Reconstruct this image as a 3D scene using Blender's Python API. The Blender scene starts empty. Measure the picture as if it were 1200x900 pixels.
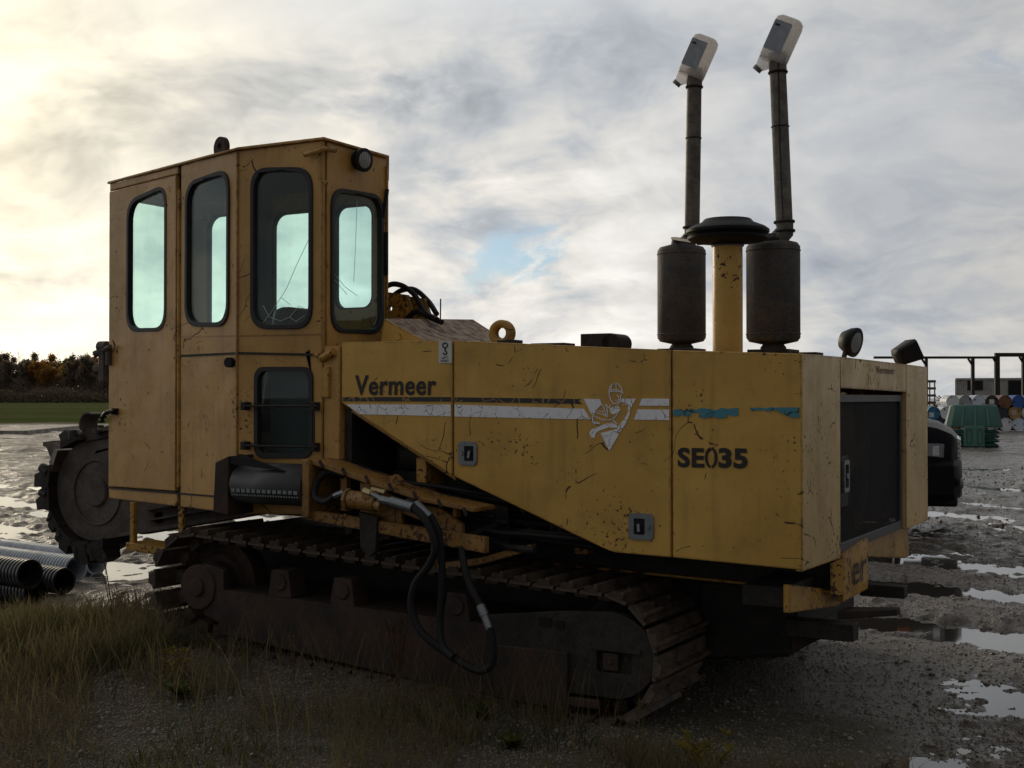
import bpy, math, random
import numpy as np
from mathutils import Vector, Matrix
from mathutils.geometry import tessellate_polygon
random.seed(7); rng = np.random.default_rng(7)
R = math.radians
sc = bpy.context.scene
col = sc.collection

# ------------------------------------------------------------------ camera
cam_d = bpy.data.cameras.new('camera'); cam = bpy.data.objects.new('camera', cam_d); col.objects.link(cam)
cam.location = (0, 0, 1.5); cam.rotation_euler = (R(90.611), 0, 0)
cam_d.sensor_width = 36; cam_d.lens = 45.0; cam_d.clip_end = 6000; cam_d.clip_start = 0.05
sc.camera = cam
sc.cycles.use_denoising = True
sc.cycles.max_bounces = 8; sc.cycles.transparent_max_bounces = 16
sc.cycles.sample_clamp_indirect = 6
# ------------------------------------------------------------------ exposure
vs = sc.view_settings
vs.view_transform = 'Standard'; vs.look = 'None'; vs.gamma = 1; vs.use_curve_mapping = False
vs.exposure = 0.0
# ------------------------------------------------------------------ sky, clouds and sun
SUN_AZ, SUN_EL = R(-31), R(11)
sun_dir = Vector((math.sin(SUN_AZ)*math.cos(SUN_EL), math.cos(SUN_AZ)*math.cos(SUN_EL), math.sin(SUN_EL)))

class NT:
    """small helper for building node trees"""
    def __init__(s, nt): s.nt = nt; s.nodes = nt.nodes; s.links = nt.links
    def n(s, t, **kw):
        nd = s.nodes.new(t)
        for k, v in kw.items(): setattr(nd, k, v)
        return nd
    def put(s, sock, val):
        if isinstance(val, bpy.types.NodeSocket): s.links.new(val, sock)
        elif val is not None:
            if hasattr(sock.default_value, '__len__') and not hasattr(val, '__len__'): val = [val]*len(sock.default_value)
            if hasattr(sock.default_value, '__len__') and len(sock.default_value) == 4 and len(val) == 3: val = (*val, 1)
            sock.default_value = val
    def m(s, op, a, b=None, c=None, clamp=False):
        nd = s.n('ShaderNodeMath', operation=op, use_clamp=clamp)
        for i, v in enumerate((a, b, c)):
            if v is not None: s.put(nd.inputs[i], v)
        return nd.outputs[0]
    def vm(s, op, a, b=None, scale=None):
        nd = s.n('ShaderNodeVectorMath', operation=op)
        s.put(nd.inputs[0], a)
        if b is not None: s.put(nd.inputs[1], b)
        if scale is not None: s.put(nd.inputs['Scale'], scale)
        return nd.outputs['Value'] if op in ('DOT_PRODUCT', 'LENGTH', 'DISTANCE') else nd.outputs[0]
    def noise(s, vec, scale, detail=4, rough=0.5, dist=0.0, color=False):
        nd = s.n('ShaderNodeTexNoise')
        if vec is not None: s.put(nd.inputs['Vector'], vec)
        nd.inputs['Scale'].default_value = scale; nd.inputs['Detail'].default_value = detail
        nd.inputs['Roughness'].default_value = rough; nd.inputs['Distortion'].default_value = dist
        return nd.outputs['Color' if color else 'Fac']
    def voro(s, vec, scale, feature='F1', out='Distance', rand=1.0):
        nd = s.n('ShaderNodeTexVoronoi', feature=feature)
        if vec is not None: s.put(nd.inputs['Vector'], vec)
        nd.inputs['Scale'].default_value = scale; nd.inputs['Randomness'].default_value = rand
        return nd.outputs[out]
    def step(s, v, a, b, lo=0.0, hi=1.0, smooth=True):
        nd = s.n('ShaderNodeMapRange', interpolation_type='SMOOTHSTEP' if smooth else 'LINEAR')
        s.put(nd.inputs[0], v); s.put(nd.inputs[1], a); s.put(nd.inputs[2], b); s.put(nd.inputs[3], lo); s.put(nd.inputs[4], hi)
        return nd.outputs[0]
    def mix(s, f, a, b, mode='MIX'):
        nd = s.n('ShaderNodeMix', data_type='RGBA', blend_type=mode)
        s.put(nd.inputs[0], f); s.put(nd.inputs[6], a); s.put(nd.inputs[7], b)
        return nd.outputs[2]
    def comb(s, x, y, z):
        nd = s.n('ShaderNodeCombineXYZ')
        for i, v in enumerate((x, y, z)): s.put(nd.inputs[i], v)
        return nd.outputs[0]
    def sep(s, v):
        nd = s.n('ShaderNodeSeparateXYZ'); s.put(nd.inputs[0], v); return nd.outputs
    def mapping(s, v, scale=(1, 1, 1), rot=(0, 0, 0), loc=(0, 0, 0)):
        nd = s.n('ShaderNodeMapping'); s.put(nd.inputs[0], v)
        nd.inputs[1].default_value = loc; nd.inputs[2].default_value = rot; nd.inputs[3].default_value = scale
        return nd.outputs[0]
    def bump(s, h, strength=0.3, dist=0.01, normal=None):
        nd = s.n('ShaderNodeBump'); s.put(nd.inputs['Height'], h)
        nd.inputs['Strength'].default_value = strength; nd.inputs['Distance'].default_value = dist
        if normal is not None: s.put(nd.inputs['Normal'], normal)
        return nd.outputs[0]

world = bpy.data.worlds.new('World'); sc.world = world; world.use_nodes = True
w = NT(world.node_tree); w.nodes.clear()
sky = w.n('ShaderNodeTexSky', sky_type='NISHITA', sun_disc=False, sun_elevation=SUN_EL, sun_rotation=SUN_AZ,
          air_density=1.0, dust_density=0.6, ozone_density=2.0)
d = w.n('ShaderNodeTexCoord').outputs['Generated']
dx, dy, dz = w.sep(d)
az = w.m('ARCTAN2', dx, dy); el = w.m('ARCSINE', dz)
elc = w.m('MAXIMUM', el, 0.0)
# cloud space: azimuth and height, wind-drawn into slanting bands; the bands widen overhead
def blob(a0, e0, ra, re, rot=0.0):
    """soft elliptical patch of sky at an azimuth and height (degrees)"""
    u = w.m('SUBTRACT', az, R(a0)); v = w.m('SUBTRACT', el, R(e0)); c, s = math.cos(R(rot)), math.sin(R(rot))
    p1 = w.m('DIVIDE', w.m('ADD', w.m('MULTIPLY', u, c), w.m('MULTIPLY', v, s)), R(ra))
    p2 = w.m('DIVIDE', w.m('SUBTRACT', w.m('MULTIPLY', v, c), w.m('MULTIPLY', u, s)), R(re))
    return w.m('EXPONENT', w.m('MULTIPLY', w.m('ADD', w.m('MULTIPLY', p1, p1), w.m('MULTIPLY', p2, p2)), -1.0))
cs = w.comb(w.m('MULTIPLY', az, 4.2), w.m('MULTIPLY', w.m('POWER', elc, 0.8), 7.0), w.m('MULTIPLY', dy, 0.6))
cs = w.mapping(cs, rot=(0, 0, R(-14)), loc=(2.35, 1.15, 0.4))
warp = w.vm('SCALE', w.vm('SUBTRACT', w.noise(cs, 1.3, 3, 0.5, color=True), (0.5, 0.5, 0.5)), scale=0.55)
q = w.vm('ADD', cs, warp)
n1 = w.noise(q, 1.0, 10, 0.635)
n1s = w.noise(w.vm('ADD', q, (-0.13, 0.12, 0.0)), 1.0, 5, 0.58)
n2 = w.noise(w.vm('ADD', w.mapping(q, scale=(0.7, 1.5, 1)), (3.1, 7.7, 0.0)), 2.4, 6, 0.58)
n3 = w.noise(w.vm('ADD', q, (9.1, 2.7, 0.0)), 5.0, 5, 0.6)
# the broad grey bank, the clear gap low in the middle, and the low white heaps
bank = w.m('ADD', blob(-8.0, 12.6, 12.0, 2.0, 13), w.m('MULTIPLY', blob(-18, 10.0, 7.0, 2.4, 8), 0.35))
veil = blob(-4.0, 17.5, 26.0, 2.0, 4)
gap = w.m('ADD', blob(-0.2, 5.8, 6.0, 2.0, 6), w.m('MULTIPLY', blob(-4.6, 4.3, 1.6, 0.6, 5), 0.9))
gap = w.m('ADD', gap, w.m('MULTIPLY', blob(4.5, 2.6, 2.6, 0.5, 0), 0.6))
gap = w.m('MULTIPLY', gap, w.step(w.m('ADD', w.m('MULTIPLY', n2, 0.6), w.m('MULTIPLY', n3, 0.4)), 0.38, 0.60))
heap = w.m('ADD', blob(2.5, 3.3, 6.5, 1.2, 4), w.m('MULTIPLY', blob(-17.5, 3.0, 6.0, 1.6, 0), 0.6))
low = w.m('ADD', blob(14, 5.2, 8.0, 1.2, -4), w.m('MULTIPLY', blob(17, 2.4, 7.0, 0.9, 2), 0.8))
dens = w.m('ADD', n1, w.m('ADD', w.m('MULTIPLY', bank, 0.15), w.m('SUBTRACT', w.m('MULTIPLY', heap, 0.06), w.m('MULTIPLY', gap, 0.23))))
cosang = w.vm('DOT_PRODUCT', d, tuple(sun_dir)); cpos = w.m('MAXIMUM', cosang, 0.0)
dens = w.m('ADD', w.m('ADD', dens, 0.035), w.m('MULTIPLY', w.m('POWER', cpos, 12.0), 0.05))
dens = w.m('ADD', dens, w.m('SUBTRACT', w.m('MULTIPLY', low, 0.10), w.m('MULTIPLY', veil, 0.05)))
dens = w.m('ADD', dens, w.m('MULTIPLY', w.step(el, R(13), R(17)), 0.07))
cover = w.step(dens, 0.26, 0.46)
thick = w.step(dens, 0.50, 0.78)
lit = w.m('MULTIPLY', w.m('SUBTRACT', n1, n1s), 3.2)
glow = w.m('POWER', cpos, 28.0)
wide = w.m('POWER', w.m('MULTIPLY', w.m('ADD', cosang, 1.0), 0.5), 3.3)
lum = w.m('ADD', 0.25, w.m('MULTIPLY', wide, 0.62))
shade = w.m('ADD', w.m('SUBTRACT', 1.0, w.m('MULTIPLY', thick, 0.44)), w.m('ADD', w.m('MULTIPLY', w.m('SUBTRACT', n2, 0.5), 0.50), lit))
calm = w.m('MULTIPLY', w.m('MINIMUM', w.m('ADD', veil, w.m('MULTIPLY', blob(17, 12, 11, 5, 0), 0.75)), 1.0), 0.78)
shade = w.m('ADD', w.m('MULTIPLY', shade, w.m('SUBTRACT', 1.0, calm)), w.m('MULTIPLY', calm, 0.90))
shade = w.m('ADD', shade, w.m('ADD', w.m('MULTIPLY', heap, 0.22), w.m('MULTIPLY', w.m('MULTIPLY', w.m('SUBTRACT', n3, 0.5), 0.20), w.m('SUBTRACT', 1.0, calm))))
shade = w.m('ADD', 0.42, w.m('MULTIPLY', w.m('MAXIMUM', w.m('SUBTRACT', shade, 0.2), 0.0), 0.72))
lum = w.m('MULTIPLY', lum, w.m('MULTIPLY', shade, w.m('ADD', 1.0, w.m('MULTIPLY', w.m('EXPONENT', w.m('DIVIDE', elc, R(-4.0))), 0.22))))
cloudc = w.mix(w.step(shade, 0.60, 1.05), (0.90, 0.98, 1.09), (1.03, 1.0, 0.95))
cloudc = w.mix(w.m('MULTIPLY', calm, 0.8), cloudc, (0.91, 0.98, 1.08))
cloudc = w.mix(w.m('MULTIPLY', w.m('POWER', cpos, 15.0), 0.70), cloudc, (1.06, 0.95, 0.72))
cl = w.vm('SCALE', cloudc, scale=lum)
gl = w.vm('SCALE', (1.0, 0.82, 0.46), scale=w.m('MULTIPLY', glow, w.m('MULTIPLY', shade, 0.85)))
cl = w.vm('ADD', cl, gl)
cl10 = w.vm('SCALE', cl, scale=10.0)
skyb = w.vm('ADD', w.vm('MULTIPLY', sky.outputs[0], (0.55, 0.66, 0.82)), (1.4, 1.7, 2.1))
final = w.mix(cover, skyb, cl10)
final = w.mix(w.step(dz, -0.02, 0.0), (0.6, 0.55, 0.5), final)  # below the horizon: dull earth
bg = w.n('ShaderNodeBackground'); w.put(bg.inputs[0], final); bg.inputs[1].default_value = 0.1
w.links.new(bg.outputs[0], w.n('ShaderNodeOutputWorld').inputs[0])

sun_d = bpy.data.lights.new('sun', 'SUN'); sun_d.energy = 1.1; sun_d.angle = R(12); sun_d.color = (1.0, 0.86, 0.66)
sun = bpy.data.objects.new('sun', sun_d); col.objects.link(sun)
sun.rotation_euler = sun_dir.to_track_quat('Z', 'Y').to_euler()

# ------------------------------------------------------------------ helpers
def rgb(*c): return (*c, 1.0)
def tag(o, label=None, cat=None, group=None, kind=None):
    if label: o['label'] = label
    if cat: o['category'] = cat
    if group: o['group'] = group
    if kind: o['kind'] = kind
    return o
def empty(name, loc=(0, 0, 0), rz=0.0, parent=None):
    o = bpy.data.objects.new(name, None); col.objects.link(o)
    o.location = loc; o.rotation_euler = (0, 0, rz); o.empty_display_size = 0.2
    if parent: o.parent = parent
    return o
def link(name, me, parent=None, mat=None):
    o = bpy.data.objects.new(name, me); col.objects.link(o)
    if parent: o.parent = parent
    return o
def copy_tree(o, parent=None):
    c = o.copy(); col.objects.link(c); c.parent = parent
    for ch in list(o.children): copy_tree(ch, c)
    return c
def np_mesh(name, verts, faces, mat, smooth=False):
    """fast mesh from arrays; faces is (n,3) or (n,4)"""
    me = bpy.data.meshes.new(name)
    verts = np.asarray(verts, np.float32); faces = np.asarray(faces, np.int32)
    k = faces.shape[1]
    me.vertices.add(len(verts)); me.vertices.foreach_set('co', verts.ravel())
    me.loops.add(faces.size); me.loops.foreach_set('vertex_index', faces.ravel())
    me.polygons.add(len(faces)); me.polygons.foreach_set('loop_start', np.arange(0, faces.size, k, dtype=np.int32))
    if smooth: me.polygons.foreach_set('use_smooth', np.ones(len(faces), bool))
    me.update(calc_edges=True); me.validate()
    me.materials.append(mat)
    return me

def rrect(x0, x1, y0, y1, r, n=6):
    pts = []
    for cx, cy, a0 in ((x1-r, y1-r, 0), (x0+r, y1-r, 90), (x0+r, y0+r, 180), (x1-r, y0+r, 270)):
        for k in range(n+1):
            a = R(a0+90*k/n); pts.append((cx+r*math.cos(a), cy+r*math.sin(a)))
    return pts
def qrect(q, r, n=6):
    """rounded quadrilateral from four corners (bl, br, tr, tl)"""
    out = []
    for i in range(4):
        p = Vector(q[i]); a = Vector(q[i-1]); b = Vector(q[(i+1) % 4])
        da = (a-p).normalized()*r; db = (b-p).normalized()*r
        for k in range(n+1):
            t = k/n
            out.append(tuple((p+da)*(1-t)**2 + p*2*t*(1-t) + (p+db)*t*t))
    return out
def inset(poly, d):
    c = Vector((sum(p[0] for p in poly)/len(poly), sum(p[1] for p in poly)/len(poly)))
    hx = max(p[0] for p in poly)-c.x; hy = max(p[1] for p in poly)-c.y
    return [(c.x+(p[0]-c.x)*(1-d/hx), c.y+(p[1]-c.y)*(1-d/hy)) for p in poly]

class MB:
    def __init__(s): s.v = []; s.f = []
    def add(s, vs, fs):
        o = len(s.v); s.v += [tuple(v) for v in vs]; s.f += [tuple(i+o for i in f) for f in fs]; return s
    def box(s, x0, x1, y0, y1, z0, z1):
        return s.add([(x, y, z) for z in (z0, z1) for y in (y0, y1) for x in (x0, x1)],
                     [(0, 2, 3, 1), (4, 5, 7, 6), (0, 1, 5, 4), (2, 6, 7, 3), (0, 4, 6, 2), (1, 3, 7, 5)])
    def hexa(s, b, t):
        """bottom quad, top quad (same winding)"""
        return s.add(list(b)+list(t), [(3, 2, 1, 0), (4, 5, 6, 7)]+[(i, (i+1) % 4, 4+(i+1) % 4, 4+i) for i in range(4)])
    def bar(s, p0, p1, wd, ht, up=(0, 0, 1)):
        p0, p1 = Vector(p0), Vector(p1); d = (p1-p0).normalized(); up = Vector(up)
        if abs(d.dot(up)) > 0.98: up = Vector((0, 1, 0))
        sd = d.cross(up).normalized(); u = sd.cross(d).normalized()
        q = [(-wd/2, -ht/2), (wd/2, -ht/2), (wd/2, ht/2), (-wd/2, ht/2)]
        return s.hexa([p0+sd*a+u*b for a, b in q], [p1+sd*a+u*b for a, b in q])
    def prism(s, loops, fmap, depth):
        """loops of 2-D points (first is the outline, others holes), mapped to 3-D by fmap, pushed by depth"""
        depth = Vector(depth); allp = [p for lp in loops for p in lp]
        tri = tessellate_polygon([[Vector((p[0], p[1], 0)) for p in lp] for lp in loops])
        a = [Vector(fmap(*p)) for p in allp]; n = len(a); base = len(s.v)
        s.v += [tuple(p) for p in a]+[tuple(p+depth) for p in a]
        for t in tri:
            p, q, r = (a[i] for i in t)
            if (q-p).cross(r-p).dot(depth) > 0: t = t[::-1]
            s.f.append(tuple(base+i for i in t)); s.f.append(tuple(base+n+i for i in t[::-1]))
        k = 0
        for li, lp in enumerate(loops):
            m = len(lp); c = sum((a[k+i] for i in range(m)), Vector())/m
            for i in range(m):
                j = (i+1) % m
                s.f.append((base+k+i, base+k+j, base+n+k+j, base+n+k+i))
            k += m
        return s
    def cyl(s, p0, p1, r0, r1=None, n=20, caps=True):
        r1 = r0 if r1 is None else r1
        return s.loft([(p0, r0), (p1, r1)], n, caps)
    def loft(s, rings, n=16, caps=True):
        """rings: (centre, radius) along a straightish line"""
        P = [Vector(p) for p, _ in rings]; b = len(s.v); ref = None
        for i, (p, r) in enumerate(rings):
            t = (P[min(i+1, len(P)-1)]-P[max(i-1, 0)])
            t = t.normalized() if t.length > 1e-9 else Vector((0, 0, 1))
            if ref is None:
                ref = Vector((0, 0, 1)) if abs(t.z) < 0.9 else Vector((1, 0, 0))
            sd = t.cross(ref).normalized(); u = sd.cross(t).normalized(); ref = u
            for k in range(n):
                a = 2*math.pi*k/n; s.v.append(tuple(P[i]+sd*r*math.cos(a)+u*r*math.sin(a)))
        for i in range(len(rings)-1):
            for k in range(n):
                k2 = (k+1) % n; s.f.append((b+i*n+k, b+i*n+k2, b+(i+1)*n+k2, b+(i+1)*n+k))
        if caps:
            s.f.append(tuple(b+k for k in range(n))[::-1]); e = b+(len(rings)-1)*n
            s.f.append(tuple(e+k for k in range(n)))
        return s
    def tube(s, pts, r, n=10, sub=6, caps=True):
        """smooth tube through points (Catmull-Rom)"""
        P = [Vector(p) for p in pts]; Q = []
        if sub > 1 and len(P) > 2:
            E = [P[0]*2-P[1]]+P+[P[-1]*2-P[-2]]
            for i in range(1, len(E)-2):
                for k in range(sub):
                    t = k/sub
                    Q.append(0.5*((2*E[i])+(E[i+1]-E[i-1])*t+(2*E[i-1]-5*E[i]+4*E[i+1]-E[i+2])*t*t+(3*E[i]-E[i-1]-3*E[i+1]+E[i+2])*t**3))
            Q.append(P[-1])
        else: Q = P
        return s.loft([(q, r) for q in Q], n, caps)
    def lathe(s, prof, o, n=24, axis=(0, 0, 1), caps=True):
        ax = Vector(axis).normalized(); o = Vector(o)
        ref = Vector((1, 0, 0)) if abs(ax.x) < 0.9 else Vector((0, 1, 0))
        sd = ax.cross(ref).normalized(); u = ax.cross(sd).normalized(); b = len(s.v)
        for r, z in prof:
            for k in range(n):
                a = 2*math.pi*k/n; s.v.append(tuple(o+ax*z+sd*r*math.cos(a)+u*r*math.sin(a)))
        for i in range(len(prof)-1):
            for k in range(n):
                k2 = (k+1) % n; s.f.append((b+i*n+k, b+i*n+k2, b+(i+1)*n+k2, b+(i+1)*n+k))
        if caps:
            s.f.append(tuple(b+k for k in range(n))[::-1]); e = b+(len(prof)-1)*n
            s.f.append(tuple(e+k for k in range(n)))
        return s
    def ring(s, c, axis, R0, r, n=28, m=10, a0=0, a1=360):
        ax = Vector(axis).normalized(); ref = Vector((0, 0, 1)) if abs(ax.z) < 0.9 else Vector((1, 0, 0))
        sd = ax.cross(ref).normalized(); u = ax.cross(sd).normalized(); c = Vector(c); full = abs(a1-a0) >= 360
        b = len(s.v); cnt = n if full else n+1
        for i in range(cnt):
            a = R(a0+(a1-a0)*i/n); rad = sd*math.cos(a)+u*math.sin(a)
            for k in range(m):
                t = 2*math.pi*k/m; s.v.append(tuple(c+rad*(R0+r*math.cos(t))+ax*r*math.sin(t)))
        for i in range(n):
            i2 = (i+1) % cnt
            for k in range(m):
                k2 = (k+1) % m; s.f.append((b+i*m+k, b+i*m+k2, b+i2*m+k2, b+i2*m+k))
        return s
    def mesh(s, name, mat, smooth=True, ang=35):
        me = bpy.data.meshes.new(name); me.from_pydata(s.v, [], s.f); me.validate()
        me.materials.append(mat)
        import bmesh
        bm = bmesh.new(); bm.from_mesh(me); bmesh.ops.recalc_face_normals(bm, faces=bm.faces); bm.to_mesh(me); bm.free()
        if smooth:
            for p in me.polygons: p.use_smooth = True
            me.set_sharp_from_angle(angle=R(ang))
        return me
    def build(s, name, mat, parent=None, smooth=True, bevel=0, ang=35):
        o = link(name, s.mesh(name, mat, smooth, ang), parent)
        if bevel:
            b = o.modifiers.new('bevel', 'BEVEL'); b.width = bevel; b.segments = 2; b.limit_method = 'ANGLE'; b.angle_limit = R(40)
        return o

def text_polys(body, size, shear=0.0, offset=0.0, spacing=1.0):
    cu = bpy.data.curves.new('lettering', 'FONT'); cu.body = body; cu.size = size; cu.shear = shear; cu.offset = offset
    cu.space_character = spacing; cu.resolution_u = 4
    o = bpy.data.objects.new('lettering', cu); col.objects.link(o)
    dg = bpy.context.evaluated_depsgraph_get(); me = bpy.data.meshes.new_from_object(o.evaluated_get(dg))
    V = [tuple(v.co) for v in me.vertices]; Fc = [tuple(p.vertices) for p in me.polygons]
    bpy.data.objects.remove(o); bpy.data.meshes.remove(me); bpy.data.curves.remove(cu)
    return V, Fc
def text_obj(name, body, fmap, width, height, mat, parent, shear=0.0, offset=0.0, spacing=1.0):
    """flat lettering stretched to width x height, laid on a plane by fmap(s, t)"""
    V, Fc = text_polys(body, 1.0, shear, offset, spacing)
    xs = [v[0] for v in V]; ys = [v[1] for v in V]
    sx = width/(max(xs)-min(xs)); sy = height/(max(ys)-min(ys))
    me = bpy.data.meshes.new(name)
    me.from_pydata([fmap((v[0]-min(xs))*sx, (v[1]-min(ys))*sy) for v in V], [], Fc); me.materials.append(mat)
    return link(name, me, parent)

# ------------------------------------------------------------------ materials
def material(name):
    m = bpy.data.materials.new(name); m.use_nodes = True
    n = NT(m.node_tree); n.nodes.clear()
    out = n.n('ShaderNodeOutputMaterial'); p = n.n('ShaderNodeBsdfPrincipled'); n.links.new(p.outputs[0], out.inputs[0])
    return m, n, p, out
def obj_co(n): return n.n('ShaderNodeTexCoord').outputs['Object']
def setp(n, p, **kw):
    names = dict(color='Base Color', rough='Roughness', metal='Metallic', spec='Specular IOR Level', normal='Normal', alpha='Alpha', coat='Coat Weight')
    for k, v in kw.items(): n.put(p.inputs[names[k]], v)

def paint(name, base, chips=0.5, rust=(0.045, 0.022, 0.012), dirt=0.35, rough=0.42, streak=0.5):
    """old machine enamel: fading, streaked dirt, scratches and rust chips"""
    m, n, p, out = material(name); co = obj_co(n)
    fade = n.noise(co, 1.6, 5, 0.6)
    c = n.mix(n.step(fade, 0.35, 0.7), tuple(b*0.86 for b in base), tuple(min(1, b*1.12+0.012) for b in base))
    st = n.noise(n.mapping(co, scale=(14, 14, 1.2)), 1.0, 4, 0.6)
    c = n.mix(n.m('MULTIPLY', n.step(st, 0.5, 0.78), streak*0.55), c, (0.11, 0.065, 0.032))
    grime = n.noise(co, 5.0, 8, 0.7)
    c = n.mix(n.m('MULTIPLY', n.step(grime, 0.48, 0.75), dirt), c, (0.075, 0.058, 0.042))
    # rust chips gathered where a slower noise allows
    chip = n.noise(co, 46.0, 5, 0.62); gate = n.noise(n.mapping(co, loc=(4, 7, 2)), 2.6, 3, 0.6)
    cm = n.step(n.m('ADD', chip, n.m('MULTIPLY', n.m('SUBTRACT', gate, 0.5), 0.55)), 0.715-0.05*chips, 0.735-0.05*chips)
    # scratches: thin lines of a warped cell pattern, in patches
    warp = n.vm('ADD', n.mapping(co, scale=(1, 1, 1), rot=(0.3, 0.5, 0.2)), n.vm('SCALE', n.noise(co, 3.0, 2, 0.5, color=True), scale=0.35))
    edge = n.voro(n.mapping(warp, scale=(3.0, 3.0, 6.5), rot=(0, 0.6, 0)), 1.0, 'DISTANCE_TO_EDGE')
    sg = n.noise(n.mapping(co, loc=(9, 3, 5)), 3.4, 4, 0.65)
    sm = n.m('MULTIPLY', n.step(edge, 0.016, 0.007), n.step(sg, 0.555, 0.59))
    bv = n.n('ShaderNodeBevel'); bv.samples = 4; bv.inputs[0].default_value = 0.022
    geo = n.n('ShaderNodeNewGeometry').outputs['Normal']
    edg = n.m('SUBTRACT', 1.0, n.vm('DOT_PRODUCT', bv.outputs[0], geo))
    ew_ = n.step(n.m('ADD', n.m('MULTIPLY', edg, 1.4), n.m('MULTIPLY', n.m('SUBTRACT', n.noise(co, 24, 5, 0.65), 0.5), 1.5)), 0.24, 0.31)
    wear = n.m('MAXIMUM', n.m('MAXIMUM', cm, sm), n.m('MULTIPLY', ew_, 0.9))
    rc = n.mix(n.noise(co, 90, 3), rust, tuple(r*2.4 for r in rust))
    c = n.mix(wear, c, rc)
    setp(n, p, color=c, rough=n.m('ADD', n.m('MULTIPLY', wear, 0.4), n.m('ADD', rough, n.m('MULTIPLY', n.m('SUBTRACT', grime, 0.5), 0.5))), spec=0.4)
    hgt = n.m('SUBTRACT', n.m('ADD', n.m('MULTIPLY', n.noise(co, 2.2, 2), 1.6), n.m('MULTIPLY', n.noise(co, 6.0, 2), 0.35)), n.m('MULTIPLY', wear, 0.1))
    setp(n, p, normal=n.bump(hgt, 0.40, 0.022, n.bump(n.noise(co, 160, 2), 0.06, 0.003)))
    return m
def rusty(name, a, b, scale=8, rough=0.75, spec=0.3, bump=0.5):
    m, n, p, out = material(name); co = obj_co(n)
    f = n.noise(co, scale, 8, 0.68); g = n.noise(co, scale*7, 4, 0.6)
    c = n.mix(n.step(f, 0.36, 0.64), a, b)
    c = n.mix(n.m('MULTIPLY', n.step(g, 0.52, 0.68), 0.6), c, tuple(x*0.5 for x in a))
    setp(n, p, color=c, rough=n.m('ADD', rough-0.12, n.m('MULTIPLY', f, 0.25)), spec=spec, normal=n.bump(n.m('ADD', g, f), bump, 0.006))
    return m
def plain(name, c, rough=0.5, metal=0.0, spec=0.5, var=0.25, scale=12, bump=0.1):
    m, n, p, out = material(name); co = obj_co(n); f = n.noise(co, scale, 6, 0.65)
    cc = n.mix(f, tuple(x*(1-var) for x in c), tuple(min(1, x*(1+var)) for x in c))
    setp(n, p, color=cc, rough=n.m('ADD', rough-0.1, n.m('MULTIPLY', f, 0.2)), metal=metal, spec=spec, normal=n.bump(f, bump, 0.004))
    return m

M = {}
M['yellow'] = paint('faded_yellow_paint', (0.59, 0.345, 0.072), chips=0.9, dirt=0.28)
M['tan'] = paint('faded_tan_paint', (0.62, 0.42, 0.16), chips=1.3, dirt=0.25)
M['cab'] = paint('cab_yellow_paint', (0.50, 0.275, 0.070), chips=0.55, dirt=0.3)
M['yellow_worn'] = paint('worn_yellow_paint', (0.48, 0.26, 0.045), chips=1.6, dirt=0.7)
M['arm'] = paint('rusty_arm_paint', (0.30, 0.155, 0.035), chips=3.0, dirt=0.9, streak=0.9)
M['deck'] = rusty('flaking_deck', (0.12, 0.055, 0.035), (0.42, 0.33, 0.24), 14)
M['track'] = rusty('track_steel', (0.05, 0.038, 0.031), (0.15, 0.105, 0.075), 9, 0.62, 0.4)
M['frame'] = rusty('rusty_track_frame', (0.065, 0.038, 0.029), (0.032, 0.026, 0.023), 5, 0.75)
M['dark'] = rusty('greasy_dark_steel', (0.018, 0.016, 0.015), (0.04, 0.034, 0.03), 7, 0.65)
M['boom'] = rusty('weathered_boom_steel', (0.12, 0.105, 0.095), (0.075, 0.056, 0.047), 6, 0.7)
M['muffler'] = rusty('muffler_steel', (0.055, 0.054, 0.056), (0.095, 0.080, 0.068), 10, 0.7)
M['pipe'] = rusty('stack_pipe', (0.19, 0.165, 0.14), (0.095, 0.08, 0.068), 16, 0.6)
M['black'] = plain('black_plastic', (0.013, 0.013, 0.015), 0.55, var=0.35, spec=0.2)
M['rubber'] = plain('black_rubber', (0.014, 0.014, 0.015), 0.6, var=0.3, scale=30, spec=0.22)
M['belt'] = plain('grey_belt', (0.05, 0.052, 0.055), 0.5, var=0.35, scale=14)
M['gasket'] = plain('gasket_rubber', (0.012, 0.013, 0.014), 0.6)
M['steel'] = plain('dull_zinc', (0.22, 0.235, 0.25), 0.45, 0.8, var=0.4, scale=40)
M['brass'] = plain('fitting_steel', (0.42, 0.33, 0.18), 0.4, 0.8, var=0.4, scale=40)
M['text'] = plain('black_print', (0.018, 0.017, 0.016), 0.6)
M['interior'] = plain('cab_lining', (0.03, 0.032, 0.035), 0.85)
M['water'] = None

def crackle(name, c, line, amount=0.012, gate=0.5):
    m, n, p, out = material(name); co = obj_co(n)
    e = n.voro(n.vm('ADD', co, n.vm('SCALE', n.noise(co, 18, 2, color=True), scale=0.03)), 17, 'DISTANCE_TO_EDGE')
    f = n.m('MULTIPLY', n.step(e, amount*2, amount), n.step(n.noise(co, 9, 3), 0.46, 0.54))
    g = n.noise(co, 30, 6, 0.7)
    cc = n.mix(n.m('MULTIPLY', n.step(g, 0.5, 0.75), gate), c, tuple(x*0.45 for x in c))
    setp(n, p, color=n.mix(f, cc, line), rough=0.5, spec=0.4)
    return m
M['white_decal'] = crackle('cracked_white_decal', (0.84, 0.85, 0.90), (0.09, 0.06, 0.03))
M['black_decal'] = crackle('peeling_black_decal', (0.03, 0.032, 0.036), (0.30, 0.19, 0.06), 0.03, 0.2)
M['teal_decal'] = crackle('peeling_teal_decal', (0.06, 0.24, 0.31), (0.02, 0.04, 0.05), 0.03, 0.4)
M['sticker'] = plain('paper_sticker', (0.60, 0.60, 0.56), 0.6, var=0.12)

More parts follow.
